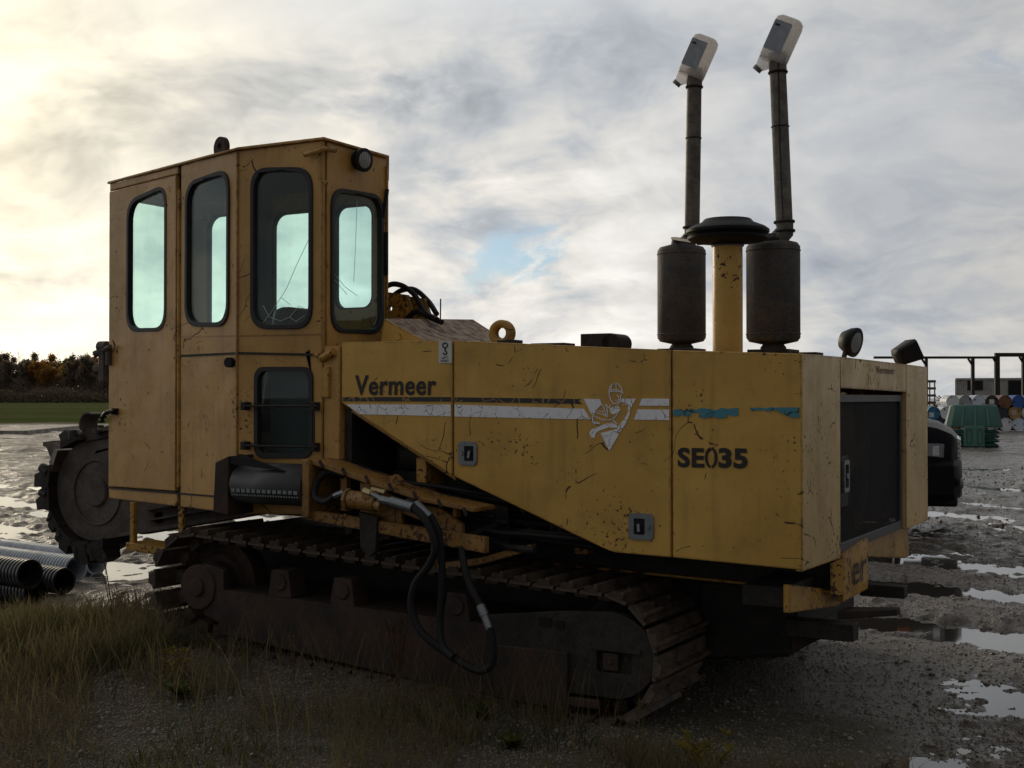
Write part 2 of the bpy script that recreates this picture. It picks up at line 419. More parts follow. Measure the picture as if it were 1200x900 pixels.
def glass_mat(name, tint, gloss=0.02, dirt=0.08):
    m, n, p, out = material(name); n.nodes.remove(p); co = obj_co(n)
    tr = n.n('ShaderNodeBsdfTransparent'); n.put(tr.inputs[0], tint)
    gs = n.n('ShaderNodeBsdfGlossy'); gs.inputs['Roughness'].default_value = gloss; n.put(gs.inputs[0], (0.9, 0.95, 0.95))
    df = n.n('ShaderNodeBsdfDiffuse'); n.put(df.inputs[0], (0.22, 0.25, 0.25))
    ge = n.n('ShaderNodeNewGeometry'); cs_ = n.m('ABSOLUTE', n.vm('DOT_PRODUCT', ge.outputs['Incoming'], ge.outputs['Normal']))
    fz = n.m('ADD', 0.022, n.m('MULTIPLY', n.m('POWER', n.m('SUBTRACT', 1.0, cs_), 5.0), 0.9))
    a = n.n('ShaderNodeMixShader'); n.put(a.inputs[0], fz); n.links.new(tr.outputs[0], a.inputs[1]); n.links.new(gs.outputs[0], a.inputs[2])
    st = n.noise(n.mapping(co, scale=(9, 9, 2)), 1.0, 6, 0.7)
    b = n.n('ShaderNodeMixShader'); n.put(b.inputs[0], n.m('MULTIPLY', n.step(st, 0.35, 0.8), dirt)); n.links.new(a.outputs[0], b.inputs[1]); n.links.new(df.outputs[0], b.inputs[2])
    n.links.new(b.outputs[0], out.inputs[0]); return m
M['glass'] = glass_mat('tinted_glass', (0.85, 0.95, 0.945), 0.02, 0.03)
M['lens'] = glass_mat('lamp_lens', (0.8, 0.8, 0.8), 0.1, 0.3)

# ------------------------------------------------------------------ machine frame (x: towards the machine's rear, y: away from the viewer, z: up)
MO = Vector((1.224, 5.4, 0.0)); MR = R(-29.136)
BX = np.array([math.cos(MR), math.sin(MR)]); BY = np.array([-math.sin(MR), math.cos(MR)])
def to_local(X, Y):
    dx, dy = X-MO.x, Y-MO.y
    return dx*BX[0]+dy*BX[1], dx*BY[0]+dy*BY[1]
def to_world(x, y, z=0.0): return (MO.x+x*BX[0]+y*BY[0], MO.y+x*BX[1]+y*BY[1], z)

# ------------------------------------------------------------------ ground relief
def _hash(ix, iy, seed):
    h = (ix.astype(np.int64)*374761393+iy.astype(np.int64)*668265263+seed*982451653) & 0x7fffffff
    h = ((h ^ (h >> 13))*1274126177) & 0x7fffffff
    return ((h ^ (h >> 16)) & 0xffff)/65535.0
def vnoise(x, y, seed=0):
    ix, iy = np.floor(x), np.floor(y); fx, fy = x-ix, y-iy
    fx = fx*fx*(3-2*fx); fy = fy*fy*(3-2*fy)
    a, b, c, d_ = _hash(ix, iy, seed), _hash(ix+1, iy, seed), _hash(ix, iy+1, seed), _hash(ix+1, iy+1, seed)
    return (a+(b-a)*fx)*(1-fy)+(c+(d_-c)*fx)*fy
def fbm(x, y, seed=0, oct=4, gain=0.5):
    s, a, t = 0, 1.0, 0
    for k in range(oct):
        s = s+a*vnoise(x*2**k+k*17.3, y*2**k-k*9.1, seed+k); t += a; a *= gain
    return s/t
def sm(x, a, b):
    t = np.clip((x-a)/(b-a), 0, 1); return t*t*(3-2*t)
def verge_mask(X, Y):
    lx, ly = to_local(X, Y)
    wob = (fbm(X*1.3, Y*1.3, 40, 3)-0.5)*1.2
    return sm(ly+wob*0.5, 0.95, 0.25)*sm(lx+wob*0.6, 0.50, 0.0)*sm(lx, -9.0, -6.5)
def field_mask(X, Y):
    return sm(Y+(fbm(X*0.2, Y*0.2, 50, 3)-0.5)*8, 62, 72)*sm(X, 12, -2)
def ground_z(X, Y):
    X = np.asarray(X, float); Y = np.asarray(Y, float); dist = np.hypot(X, Y)
    vg = verge_mask(X, Y); fm = field_mask(X, Y)
    ca, sa = math.cos(R(-54)), math.sin(R(-54)); ta, ua = ca*X+sa*Y, -sa*X+ca*Y
    ta = ta+0.5*fbm(X*0.5, Y*0.5, 3, 2); ua = ua+0.35*fbm(X*0.6, Y*0.6, 4, 2)
    z = 0.085*(fbm(ta*0.25, ua*1.0, 1, 4)-0.50)+0.030*(fbm(ta*1.2, ua*3.0, 5, 4)-0.5)
    far = sm(dist, 14, 30)
    z = z+far*0.10*(fbm(X*0.16+3, Y*0.30, 9, 4)-0.44)
    # churned wheel ruts across the yard on the right and the mud on the left
    for ang, per, amp, sd in ((-52, 1.5, 0.030, 11), (-28, 2.2, 0.026, 13), (6, 1.7, 0.017, 15)):
        c, s = math.cos(R(ang)), math.sin(R(ang)); u = -s*X+c*Y; t = c*X+s*Y
        ph = u/per+0.5*fbm(t*0.25, u*0.1, sd, 2)
        gate = sm(fbm(X*0.22, Y*0.22, sd+1, 2), 0.40, 0.55)
        z = z-amp*gate*np.cos(2*np.pi*ph)
        lug = np.sin(t*2*np.pi/0.16+3*np.sin(u*9))*0.009*gate*sm(np.cos(2*np.pi*ph), 0.1, 0.8)
        z = z+lug*sm(dist, 22, 9)
    clod = fbm(X*6.5, Y*6.5, 21, 3)
    z = z+0.050*np.maximum(clod-0.50, 0)*2*sm(dist, 70, 18)+0.018*(fbm(X*2.6, Y*2.6, 23, 3)-0.5)+0.007*sm(X, -1.0, -3.0)+0.014*sm(X, -2, -3)*sm(Y, 15, 11)+0.045*sm(X, -2, -4)*np.maximum(fbm(X*1.3, Y*3.6, 27, 4)-.50, 0)*sm(dist, 90, 40)+0.016*sm(X, 1.5, 4.5)*sm(Y, 11, 15)*sm(fbm(X*.3, Y*.25, 25, 2), .62, .5)
    z = z+0.032*(fbm(X*12, Y*12, 31, 3, 0.6)-0.5)*sm(dist, 26, 11)
    yard = z
    ver = 0.037+0.03*(fbm(X*1.1, Y*1.1, 61, 3)-0.5)+0.014*(fbm(X*7, Y*7, 63, 3)-0.5)
    z = yard*(1-vg)+ver*vg
    fld = 0.10+0.08*(fbm(X*0.05, Y*0.05, 71, 3)-0.5)
    z = z*(1-fm)+fld*fm
    pp = np.exp(-((X+4.3)/1.5)**2-((Y-10.3)/1.5)**2); z = z*(1-pp)+0.004*pp
    # the bank that the front of the tracks stands on
    lx, ly = to_local(X, Y)
    bank = np.clip((-lx-0.95)*math.tan(R(3.4)), 0, 0.165)*sm(lx, -6.2, -4.2)*sm(ly, -2.4, -0.5)*sm(ly, 4.4, 3.0)
    under = sm(ly, -0.30, 0.0)*sm(ly, 2.95, 2.6)*sm(lx, -4.2, -3.8)*sm(lx, 0.6, 0.2)
    z = z*(1-under)+np.clip(z, 0.0055, 0.0062)*under
    return z+bank
WATER_Z = 0.0045

m, n, p, out = material('wet_mud_and_gravel'); co = n.n('ShaderNodeNewGeometry').outputs['Position']
va = n.n('ShaderNodeVertexColor'); va.layer_name = 'zones'; vz = n.n('ShaderNodeSeparateColor'); n.links.new(va.outputs[0], vz.inputs[0])
vergeS, fieldS, drierS = vz.outputs[0], vz.outputs[1], vz.outputs[2]
f1 = n.noise(co, 0.7, 6, 0.65); f2 = n.noise(co, 9.0, 6, 0.7); f3 = n.noise(co, 42.0, 5, 0.7)
mud = n.mix(n.step(f1, 0.38, 0.62), (0.050, 0.038, 0.029), (0.105, 0.082, 0.062))
mud = n.mix(n.m('MULTIPLY', n.step(f2, 0.45, 0.7), 0.7), mud, (0.042, 0.032, 0.024))
peb = n.voro(co, 95.0, 'F1', 'Color'); pd = n.voro(co, 95.0, 'F1', 'Distance')
pg = n.sep(peb)[0]; pebm = n.m('MULTIPLY', n.step(pg, 0.55, 0.62), n.step(pd, 0.42, 0.30))
pebc = n.mix(n.sep(peb)[1], (0.10, 0.09, 0.078), (0.27, 0.25, 0.22))
mud = n.mix(n.m('MULTIPLY', pebm, 0.45), mud, pebc)
soil = n.mix(n.step(f2, 0.35, 0.65), (0.05, 0.042, 0.03), (0.10, 0.085, 0.058))
soil = n.mix(n.m('MULTIPLY', n.step(n.noise(co, 2.3, 4), 0.5, 0.62), 0.6), soil, (0.045, 0.055, 0.022))
soil = n.mix(n.m('MULTIPLY', pebm, 0.9), soil, n.mix(n.sep(peb)[1], (0.14, 0.125, 0.095), (0.40, 0.37, 0.29)))
fieldc = n.mix(n.step(n.noise(n.mapping(co, scale=(0.02, 0.10, 1)), 1.0, 5, 0.6), 0.4, 0.6), (0.070, 0.105, 0.024), (0.12, 0.125, 0.055))
fieldc = n.mix(n.m('MULTIPLY', n.step(n.noise(n.mapping(co, scale=(.25, .6, 1)), 1.0, 6, 0.75), 0.42, 0.62), 0.75), fieldc, (0.085, 0.075, 0.04))
c = n.mix(vergeS, mud, soil); c = n.mix(fieldS, c, fieldc)
wet = n.step(n.noise(n.mapping(co, rot=(0, 0, R(54)), scale=(0.5, 1.6, 1)), 1.1, 6, 0.7), 0.34, 0.56)
rough = n.m('ADD', n.m('MULTIPLY', n.m('SUBTRACT', 1.0, wet), 0.26), n.m('ADD', 0.12, n.m('MULTIPLY', f3, 0.14)))
rough = n.m('ADD', rough, n.m('MULTIPLY', drierS, 0.28))
rough = n.m('MAXIMUM', rough, n.m('MULTIPLY', n.m('MAXIMUM', vergeS, fieldS), 0.9))
h = n.m('ADD', n.m('MULTIPLY', n.m('MULTIPLY', n.step(pd, 0.5, 0.0), n.step(pg, 0.3, 0.6)), 0.8), n.m('ADD', n.m('MULTIPLY', f3, 1.3), n.m('MULTIPLY', f2, 1.9)))
setp(n, p, color=c, rough=rough, spec=n.m('MULTIPLY', n.m('SUBTRACT', n.m('SUBTRACT', 0.6, n.m('MULTIPLY', drierS, 0.25)), n.m('MULTIPLY', vergeS, 0.12)), n.m('SUBTRACT', 1.0, fieldS)), normal=n.bump(h, 0.8, 0.020, n.bump(n.m('MULTIPLY', n.noise(n.mapping(co, scale=(0.8, 1.3, 1)), 3.2, 8, 0.72), n.m('SUBTRACT', 1.0, fieldS)), 0.6, 0.09)))
M['ground'] = m

# one sheet to the horizon, dense where the camera looks
th = np.concatenate([np.linspace(-180, -40, 29)[:-1], np.linspace(-40, -26, 41)[:-1], np.linspace(-26, 26, 620), np.linspace(26, 40, 41)[1:], np.linspace(40, 180, 29)[1:]])
rr = np.concatenate([[0.02, 1.5, 3.0, 3.8], np.geomspace(4.2, 16, 640), np.geomspace(16, 80, 330)[1:], np.geomspace(80, 4000, 60)[1:]])
TT, RR = np.meshgrid(np.radians(th), rr); GX, GY = np.sin(TT)*RR, np.cos(TT)*RR
GZ = ground_z(GX, GY); GZ = np.where(RR > 500, 0.1, GZ)
nr, nt_ = RR.shape; idx = np.arange(nr*nt_).reshape(nr, nt_)
F_ = np.stack([idx[:-1, :-1], idx[:-1, 1:], idx[1:, 1:], idx[1:, :-1]], -1).reshape(-1, 4)[:, ::-1]
gme = np_mesh('ground', np.stack([GX, GY, GZ], -1).reshape(-1, 3), F_, M['ground'], True)
at = gme.color_attributes.new('zones', 'FLOAT_COLOR', 'POINT')
zc_ = np.zeros((nr*nt_, 4), np.float32); zc_[:, 0] = verge_mask(GX, GY).ravel(); zc_[:, 1] = field_mask(GX, GY).ravel(); zc_[:, 2] = sm(GX, -0.5, -2.5).ravel(); zc_[:, 3] = 1
at.data.foreach_set('color', zc_.ravel())
tag(link('ground', gme), kind='structure')

# puddle water: a level sheet that shows wherever the mud lies lower
m, n, p, out = material('puddle_water'); co = n.n('ShaderNodeNewGeometry').outputs['Position']
setp(n, p, color=(0.035, 0.031, 0.026), rough=0.04, spec=0.5, normal=n.bump(n.noise(co, 5.0, 3), 0.03, 0.01))
M['water'] = m
wt = np.radians(np.linspace(-60, 60, 41)); wr = np.array([3.9, 8, 16, 32, 62])
W1, W2 = np.meshgrid(wt, wr); wi = np.arange(W1.size).reshape(W1.shape)
wz = WATER_Z+0.0*W1
tag(link('puddle_water', np_mesh('puddle_water', np.stack([np.sin(W1)*W2, np.cos(W1)*W2, wz], -1).reshape(-1, 3),
    np.stack([wi[:-1, :-1], wi[:-1, 1:], wi[1:, 1:], wi[1:, :-1]], -1).reshape(-1, 4)[:, ::-1], M['water'])), kind='structure')

# ------------------------------------------------------------------ the far wood behind the field
def leaf_mat(name, a, b, sp=0.2):
    m, n, p, out = material(name)
    oi = n.n('ShaderNodeObjectInfo').outputs['Random']; co = n.n('ShaderNodeTexCoord').outputs['Object']
    f = n.noise(co, 3.0, 3)
    c = n.mix(n.m('ADD', n.m('MULTIPLY', f, 0.7), n.m('MULTIPLY', oi, 0.3)), a, b)
    setp(n, p, color=c, rough=0.7, spec=sp)
    tl = n.n('ShaderNodeBsdfTranslucent'); n.put(tl.inputs[0], c); mx = n.n('ShaderNodeMixShader'); mx.inputs[0].default_value = 0.55
    n.links.new(p.outputs[0], mx.inputs[1]); n.links.new(tl.outputs[0], mx.inputs[2]); n.links.new(mx.outputs[0], out.inputs[0])
    return m
M['leaf_orange'] = leaf_mat('autumn_orange_leaves', (0.30, 0.14, 0.035), (0.46, 0.27, 0.07))
M['leaf_olive'] = leaf_mat('olive_leaves', (0.12, 0.11, 0.04), (0.22, 0.19, 0.07))
M['leaf_brown'] = leaf_mat('grey_brown_leaves', (0.17, 0.135, 0.10), (0.27, 0.21, 0.14))
M['bark'] = rusty('bark', (0.10, 0.085, 0.072), (0.17, 0.15, 0.125), 6, 0.9, 0.1)

def branch_paths(hgt, spread, rg, levels=3, n0=11):
    """a trunk with forked limbs; returns (points, radii)"""
    out_ = []
    lean = Vector((rg.uniform(-.5, .5), rg.uniform(-.5, .5), 0))
    trunk = [Vector((0, 0, 0))+lean*(t**2)+Vector((0, 0, hgt*0.92*t)) for t in np.linspace(0, 1, 7)]
    out_.append((trunk, [0.20*(1-0.9*t)+0.015 for t in np.linspace(0, 1, 7)]))
    def grow(base, dirv, ln, r, lv):
        pts = [base]; dcur = dirv.normalized()
        for k in range(4):
            dcur = (dcur+Vector((rg.uniform(-.25, .25), rg.uniform(-.25, .25), rg.uniform(0, .28)))).normalized()
            pts.append(pts[-1]+dcur*ln/4)
        out_.append((pts, [r*(1-0.8*k/4) for k in range(5)]))
        if lv > 0:
            for k in range(3 if lv > 1 else 4):
                i = rg.randint(1, 4); a = rg.uniform(0, 6.28)
                grow(pts[i], dcur+Vector((math.cos(a), math.sin(a), rg.uniform(-.1, .5)))*0.9, ln*rg.uniform(.4, .62), r*0.5, lv-1)
    for k in range(n0):
        t = rg.uniform(0.35, 0.97); a = k*2.4+rg.uniform(-.4, .4)
        base = lean*(t**2)+Vector((0, 0, hgt*0.92*t))
        grow(base, Vector((math.cos(a), math.sin(a), rg.uniform(.35, .9))), spread*rg.uniform(.65, 1.05)*(1.15-0.6*t), 0.075*(1.1-.7*t), levels-1)
    return out_
def make_tree(hgt, spread, leaf, nleaf, seed, size=0.30):
    rg = random.Random(seed); root = empty('woodland_tree')
    br = branch_paths(hgt, spread, rg, 3)
    t = MB()
    for i, (pts, rad) in enumerate(br[:1]+br[1:]):
        t.loft(list(zip(pts, rad)), 6 if i == 0 else 3, caps=False)
    t.build('trunk', M['bark'], root)
    if nleaf:
        tips = [p for pts, _ in br[1:] for p in pts[1:]]
        g = np.random.default_rng(seed); T = np.array([tuple(p) for p in tips])
        ci = g.integers(0, len(T), nleaf); cen = T[ci]+g.normal(0, 0.38, (nleaf, 3))
        a = g.normal(0, 1, (nleaf, 3)); a /= np.linalg.norm(a, axis=1)[:, None]
        b = np.cross(a, g.normal(0, 1, (nleaf, 3))); b /= np.linalg.norm(b, axis=1)[:, None]
        s = g.uniform(.5, 1.2, (nleaf, 1))*size
        V = np.stack([cen+a*s, cen+b*s*.6, cen-a*s, cen-b*s*.6], 1).reshape(-1, 3)
        o = link('crown', np_mesh('crown', V, np.arange(nleaf*4).reshape(-1, 4), leaf), root)
    return root
kinds = [('leaf_orange', 'autumn tree with thin rust-orange leaves in the far wood behind the field', 'orange trees in the far wood'),
         ('leaf_olive', 'dull olive-green tree in the far wood behind the field', 'olive trees in the far wood'),
         ('leaf_brown', 'grey-brown half-bare tree in the far wood behind the field', 'grey-brown trees in the far wood'),
         (None, 'leafless tree with bare twigs rising above the far wood', 'bare trees in the far wood')]
protos = []
for i, (lf, hgt, sp, nl) in enumerate((('leaf_orange', 11, 3.2, 4200), ('leaf_olive', 11.5, 3.2, 4600), ('leaf_brown', 12.0, 3.0, 3600), (None, 14, 3.0, 0), ('leaf_orange', 10.5, 3.4, 3800), ('leaf_brown', 12.5, 2.9, 3600))):
    k = [q[0] for q in kinds].index(lf)
    tr = make_tree(hgt, sp, M[lf] if lf else None, nl, 100+i); protos.append([tr, k, 0])
rg = random.Random(5); spots = []
for row in range(4):
    for j in range(15):
        spots.append((-166+j*4.6+rg.uniform(-1.5, 1.5)+row*1.3, 362+row*9+rg.uniform(-3, 3)))
for i, (X, Y) in enumerate(spots):
    left = X < -141
    pick = rg.choice([2, 5, 2, 5, 1, 3]) if left else rg.choice([0, 4, 0, 4, 1, 2, 5])
    if i == 6: pick = 3
    pr = protos[pick]; o = pr[0] if pr[2] == 0 else copy_tree(pr[0]); pr[2] += 1
    s = rg.uniform(.88, 1.12)*(1.06 if left else 1.0)
    o.location = (X, Y, float(ground_z(X, Y))-0.05); o.rotation_euler = (0, 0, rg.uniform(0, 6.28)); o.scale = (s, s, s)
    tag(o, kinds[pr[1]][1], 'tree', kinds[pr[1]][2])
for pr in protos:
    if pr[2] == 0:
        for ch in list(pr[0].children): bpy.data.objects.remove(ch)
        bpy.data.objects.remove(pr[0])
# dark undergrowth along the wood's edge
g = np.random.default_rng(3); k = 52000
X = g.uniform(-172, -92, k); Y = g.uniform(352, 398, k); top = 1.6+3.4*fbm(X*0.25, Y*0.2, 80, 3)+5.0*sm(Y, 356, 372)
Z = g.uniform(0, 1, k)**0.8*top
a = g.normal(0, 1, (k, 3)); a /= np.linalg.norm(a, axis=1)[:, None]; b = np.cross(a, g.normal(0, 1, (k, 3))); b /= np.linalg.norm(b, axis=1)[:, None]
s = g.uniform(.2, .5, (k, 1)); cen = np.stack([X, Y, Z+0.1], 1)
V = np.stack([cen+a*s, cen+b*s*.6, cen-a*s, cen-b*s*.6], 1).reshape(-1, 3)
tag(link('undergrowth', np_mesh('undergrowth', V, np.arange(k*4).reshape(-1, 4), M['leaf_brown'])), 'dark brushwood along the foot of the far wood', 'undergrowth', kind='stuff')

# ------------------------------------------------------------------ slab lying at the field's edge
M['slab'] = rusty('muddy_slab', (0.36, 0.32, 0.27), (0.20, 0.17, 0.14), 1.2, 0.7)
q = [(-20.6, 51.0), (-19.3, 51.0), (-20.6, 62.0), (-22.9, 62.0)]
b = MB().hexa([(x, y, -0.1) for x, y in q], [(x, y, 0.19) for x, y in q])
tag(b.build('concrete_slab', M['slab'], bevel=0.02), 'long pale slab lying flat at the edge of the green field', 'slab')

# ------------------------------------------------------------------ drums, bin, container, gantry, pickup on the right
def drum_mat(name, c, label=None, rust=0.3):
    m, n, p, out = material(name); co = obj_co(n)
    f = n.noise(co, 5, 6, 0.7); cc = n.mix(n.m('MULTIPLY', n.step(f, 0.5, 0.7), rust*2), c, (0.10, 0.05, 0.025))
    if label:
        ox, oy, oz = n.sep(co)
        inr = n.m('MULTIPLY', n.m('LESS_THAN', n.m('ABSOLUTE', n.m('ADD', ox, label[1])), 0.11), n.m('LESS_THAN', n.m('ABSOLUTE', n.m('ADD', oz, label[2])), 0.10))
        cc = n.mix(inr, cc, label[0])
    setp(n, p, color=cc, rough=0.45, spec=0.5, normal=n.bump(f, 0.2, 0.01)); return m
DM = dict(white=drum_mat('white_drum', (0.70, 0.72, 0.74)), grey=drum_mat('grey_drum', (0.30, 0.32, 0.33), None, 0.6),
          pale=drum_mat('pale_blue_drum', (0.58, 0.64, 0.74)), black=drum_mat('black_drum', (0.02, 0.02, 0.022), ((0.6, 0.6, 0.58), 0.0, 0.0)),
          rust=drum_mat('rusty_drum', (0.17, 0.065, 0.028), None, 0.5), blue=drum_mat('blue_drum', (0.015, 0.09, 0.32), None, 0.1),
          navy=drum_mat('navy_drum', (0.015, 0.022, 0.035)), ochre=drum_mat('ochre_drum', (0.34, 0.20, 0.06), ((0.40, 0.33, 0.25), 0.05, -0.02)),
          teal=drum_mat('teal_drum', (0.02, 0.15, 0.26), ((0.55, 0.58, 0.6), 0.10, 0.08), 0.1), label=drum_mat('labelled_drum', (0.62, 0.63, 0.64), ((0.8, 0.62, 0.6), 0.02, 0.02)))
prof = [(0.0, 0.015), (0.255, 0.015), (0.262, 0.0), (0.288, 0.0), (0.29, 0.02), (0.283, 0.04), (0.283, 0.28), (0.292, 0.30), (0.283, 0.32), (0.283, 0.56), (0.292, 0.58), (0.283, 0.60),
        (0.283, 0.84), (0.29, 0.86), (0.288, 0.88), (0.262, 0.88), (0.255, 0.865), (0.0, 0.865)]
body = MB().lathe(prof, (0, -0.44, 0), 28, (0, 1, 0), caps=False)
bung = MB().cyl((0.16, -0.445, 0.10), (0.16, -0.415, 0.10), 0.035, n=12).cyl((-0.17, -0.44, -0.09), (-0.17, -0.415, -0.09), 0.018, n=10)
drum_meshes = {}
def drum(px_, row, colname, label, Y0=57.0):
    if colname not in drum_meshes:
        drum_meshes[colname] = (body.mesh('drum_body', DM[colname]), bung.mesh('bung', M['dark']))
    z = 0.30+row*0.502; r = empty('steel_drum', ((px_-600)/1500*Y0, Y0+0.03*math.sin(px_*1.7), float(0.02+z)))
    sp = random.Random(int(px_)).uniform(0, 6.28)
    for nm, me in zip(('drum_body', 'bung'), drum_meshes[colname]):
        o = link(nm, me, r); o.rotation_euler = (0, 0 if colname in ('black', 'ochre', 'label', 'teal') else sp, 0)
    tag(r, label, 'drum', 'drums stacked on their sides')
def nth(i): return ['first', 'second', 'third', 'fourth', 'fifth', 'sixth', 'seventh', 'eighth', 'ninth', 'tenth'][i]
top = ['white', 'grey', 'pale', 'black', 'rust', 'blue', 'navy']; midr = ['teal', 'white', 'grey', 'rust', 'blue', 'navy', 'ochre', 'label']
bot = ['grey', 'navy', 'rust', 'grey', 'white', 'grey', 'label', 'pale', 'rust']
words = dict(white='white', grey='grey weathered', pale='pale blue', black='black paper-labelled', rust='rusty brown', blue='bright blue', navy='dark navy', ochre='ochre', teal='teal blue', label='pale grey labelled')
for i, cn in enumerate(top): drum(1112.5+15.25*i, 2, cn, f'{words[cn]} drum on its side, {nth(i)} from left in the top row')
for i, cn in enumerate(midr): drum(1093.5+15.25*i - (3.0 if i < 2 else 0), 1, cn, f'{words[cn]} drum on its side, {nth(i)} from left in the middle row')
for i, cn in enumerate(bot): drum(1082.5+15.25*i, 0, cn, f'{words[cn]} drum on its side, {nth(i)} from left in the bottom row')

# green plastic hopper bin
M['green'] = plain('green_plastic', (0.035, 0.115, 0.095), 0.5, var=0.25, scale=4)
M['green_light'] = plain('green_plastic_faded', (0.08, 0.19, 0.15), 0.5, var=0.25, scale=4)
bin_ = empty('hopper_bin', (13.9, 38.6, 0.0), R(-16)); tag(bin_, 'dark green plastic hopper bin standing before the stacked drums', 'bin')
def oct_(wx, wy, ch, z): return [(-wx+ch, -wy, z), (wx-ch, -wy, z), (wx, -wy+ch, z), (wx, wy-ch, z), (wx-ch, wy, z), (-wx+ch, wy, z), (-wx, wy-ch, z), (-wx, -wy+ch, z)]
def octloft(b_, rings):
    o = len(b_.v); 
    for r_ in rings: b_.v += [tuple(q_) for q_ in r_]
    for i in range(len(rings)-1):
        for k in range(8): b_.f.append((o+i*8+k, o+i*8+(k+1) % 8, o+(i+1)*8+(k+1) % 8, o+(i+1)*8+k))
    b_.f.append(tuple(range(o+7, o-1, -1))); e = o+(len(rings)-1)*8; b_.f.append(tuple(range(e, e+8))); return b_
octloft(MB(), [oct_(.80, .62, .16, .62), oct_(.80, .62, .16, .68), oct_(.66, .50, .12, 1.24), oct_(.60, .45, .12, 1.29)]).build('hood', M['green'], bin_, bevel=0.01)
for k, (wx, z) in enumerate(((.60, 0.04), (.62, .17), (.62, .30), (.62, .43))): octloft(MB(), [oct_(wx+.06, .54, .12, z), oct_(wx+.10, .58, .12, z+.05), oct_(wx+.02, .5, .12, z+.10)]).build('stacked_tray', M['green'], bin_)
MB().box(-.30, .28, -.66, -.50, .05, .66).build('front_box', M['green_light'], bin_, bevel=0.015)
for x in (-.24, .06): MB().prism([rrect(x, x+.17, .12, .58, .03, 3), rrect(x+.035, x+.135, .16, .54, .02, 3)], lambda s, t: (s, -.661, t), (0, -.02, 0)).build('recess_frame', M['green'], bin_)
for x in (-.36, .02, .40): MB().bar((x, -.635, .66), (x*.85, -.515, 1.25), .05, .03, up=(0, -1, 0)).build('rib', M['green_light'], bin_)

# shipping container behind the drums
M['container'] = paint('container_grey', (0.40, 0.40, 0.39), chips=1.4, dirt=0.5, rust=(0.09, 0.045, 0.025))
ct = empty('shipping_container', (29.3, 84.5, 0.05), R(-19.5)); tag(ct, 'pale grey corrugated shipping container behind the stacked drums', 'container')
b = MB(); n_r = 46; L_ = 6.06; pts = []
for i in range(n_r):
    x0 = L_*i/n_r; st = L_/n_r; pts += [(x0, 0.0), (x0+st*.35, 0.0), (x0+st*.5, 0.045), (x0+st*.85, 0.045)]
pts.append((L_, 0.0))
o = len(b.v); b.v += [(x, y, 0.15) for x, y in pts]+[(x, y, 2.6) for x, y in pts]; k = len(pts)
b.f += [(i, i+1, k+i+1, k+i) for i in range(k-1)]
b.box(0.0, L_, 0.06, 2.4, 0.16, 2.62); b.build('wall', M['container'], ct, smooth=False)
MB().box(-0.03, L_+.03, -0.05, 2.44, 2.62, 2.74).box(-.03, L_+.03, -.05, .0, 0, .15).box(-.05, .10, -.05, .10, .15, 2.62).box(L_-.1, L_+.05, -.05, .10, .15, 2.62).build('corner_frame', M['container'], ct, bevel=0.01)
MB().box(0.72, 1.66, -0.07, 0.02, 1.95, 2.56).build('dark_window', M['black'], ct, bevel=0.01)
MB().box(3.30, 4.65, -0.07, 0.02, 1.2, 2.50).build('shutter_opening', M['black'], ct, bevel=0.01)
MB().box(3.26, 4.69, -0.10, 0.0, 2.50, 2.57).box(3.24, 3.30, -.1, 0, 1.15, 2.57).box(4.65, 4.71, -.1, 0, 1.15, 2.57).build('opening_frame', M['dark'], ct)

# steel gantry
gt = empty('steel_gantry', (20.0, 70, 0.0)); tag(gt, 'dark steel gantry frame of posts and a long top beam above the drums', 'gantry')
def gx(px_): return (px_-600)/1500*70-20.0
MB().box(gx(1024), gx(1168), -.08, .08, 3.63, 3.76).build('beam', M['dark'], gt)
MB().box(gx(1166), gx(1260), -.10, .10, 3.74, 3.95).build('beam', M['dark'], gt)
for px_, wd, zt in ((1085.5, .07, 3.63), (1140, .08, 3.63), (1168.5, .13, 3.74), (1200, .11, 3.74), (1232, .11, 3.74)):
    MB().box(gx(px_)-wd, gx(px_)+wd, -.09, .09, -.1, zt).bar((gx(px_)-.25, 0, zt), (gx(px_)-wd*.5, 0, zt-.32), .08, .10).build('post', M['dark'], gt)
MB().box(gx(1127), gx(1240), -.04, .04, 1.52, 1.60).build('rail', M['dark'], gt)
# brick-coloured rubble heap and a pale crate glimpsed past the hood corner
M['scrap'] = rusty('rust_red_scrap', (0.16, 0.05, 0.03), (0.07, 0.04, 0.03), 2.0, 0.85)
hp = MB(); rgs = random.Random(12)
for i in range(150):
    u_ = rgs.uniform(-2.6, 2.6); v_ = rgs.uniform(-.8, .8); zt = 1.62*(1-abs(u_)/3.4)*(1-abs(v_)/1.4)*rgs.uniform(.3, 1)
    s_ = rgs.uniform(.10, .26); a_ = Vector((rgs.uniform(-1, 1), rgs.uniform(-1, 1), rgs.uniform(-.6, .6))).normalized()*s_*2
    hp.bar(Vector((u_, v_, zt))-a_, Vector((u_, v_, zt))+a_, s_*.5, s_*.25)
o = hp.build('scrap_heap', M['scrap'], smooth=False); o.location = (21.4, 64, 0.15); tag(o, 'heap of rust-red scrap behind the stacked drums', 'scrap', kind='stuff')
cr = empty('pallet_crate', (23.35, 72.5, 0.05)); tag(cr, 'pale timber pallet crate standing far behind the hood corner', 'crate')
M['timber'] = rusty('grey_timber', (0.22, 0.18, 0.13), (0.12, 0.10, 0.08), 3, 0.85)
for z in (0.3, .7, 1.1, 1.5, 1.9, 2.3): MB().box(-.5, .5, -.5, -.46, z, z+.14).box(.46, .5, -.46, .5, z, z+.14).box(-.5, -.46, -.46, .5, z, z+.14).build('slat', M['timber'], cr)
for x in (-.46, .42):
    for y in (-.455, .40): MB().box(x, x+.06, y, y+.06, 0, 2.44).build('corner_post', M['timber'], cr)

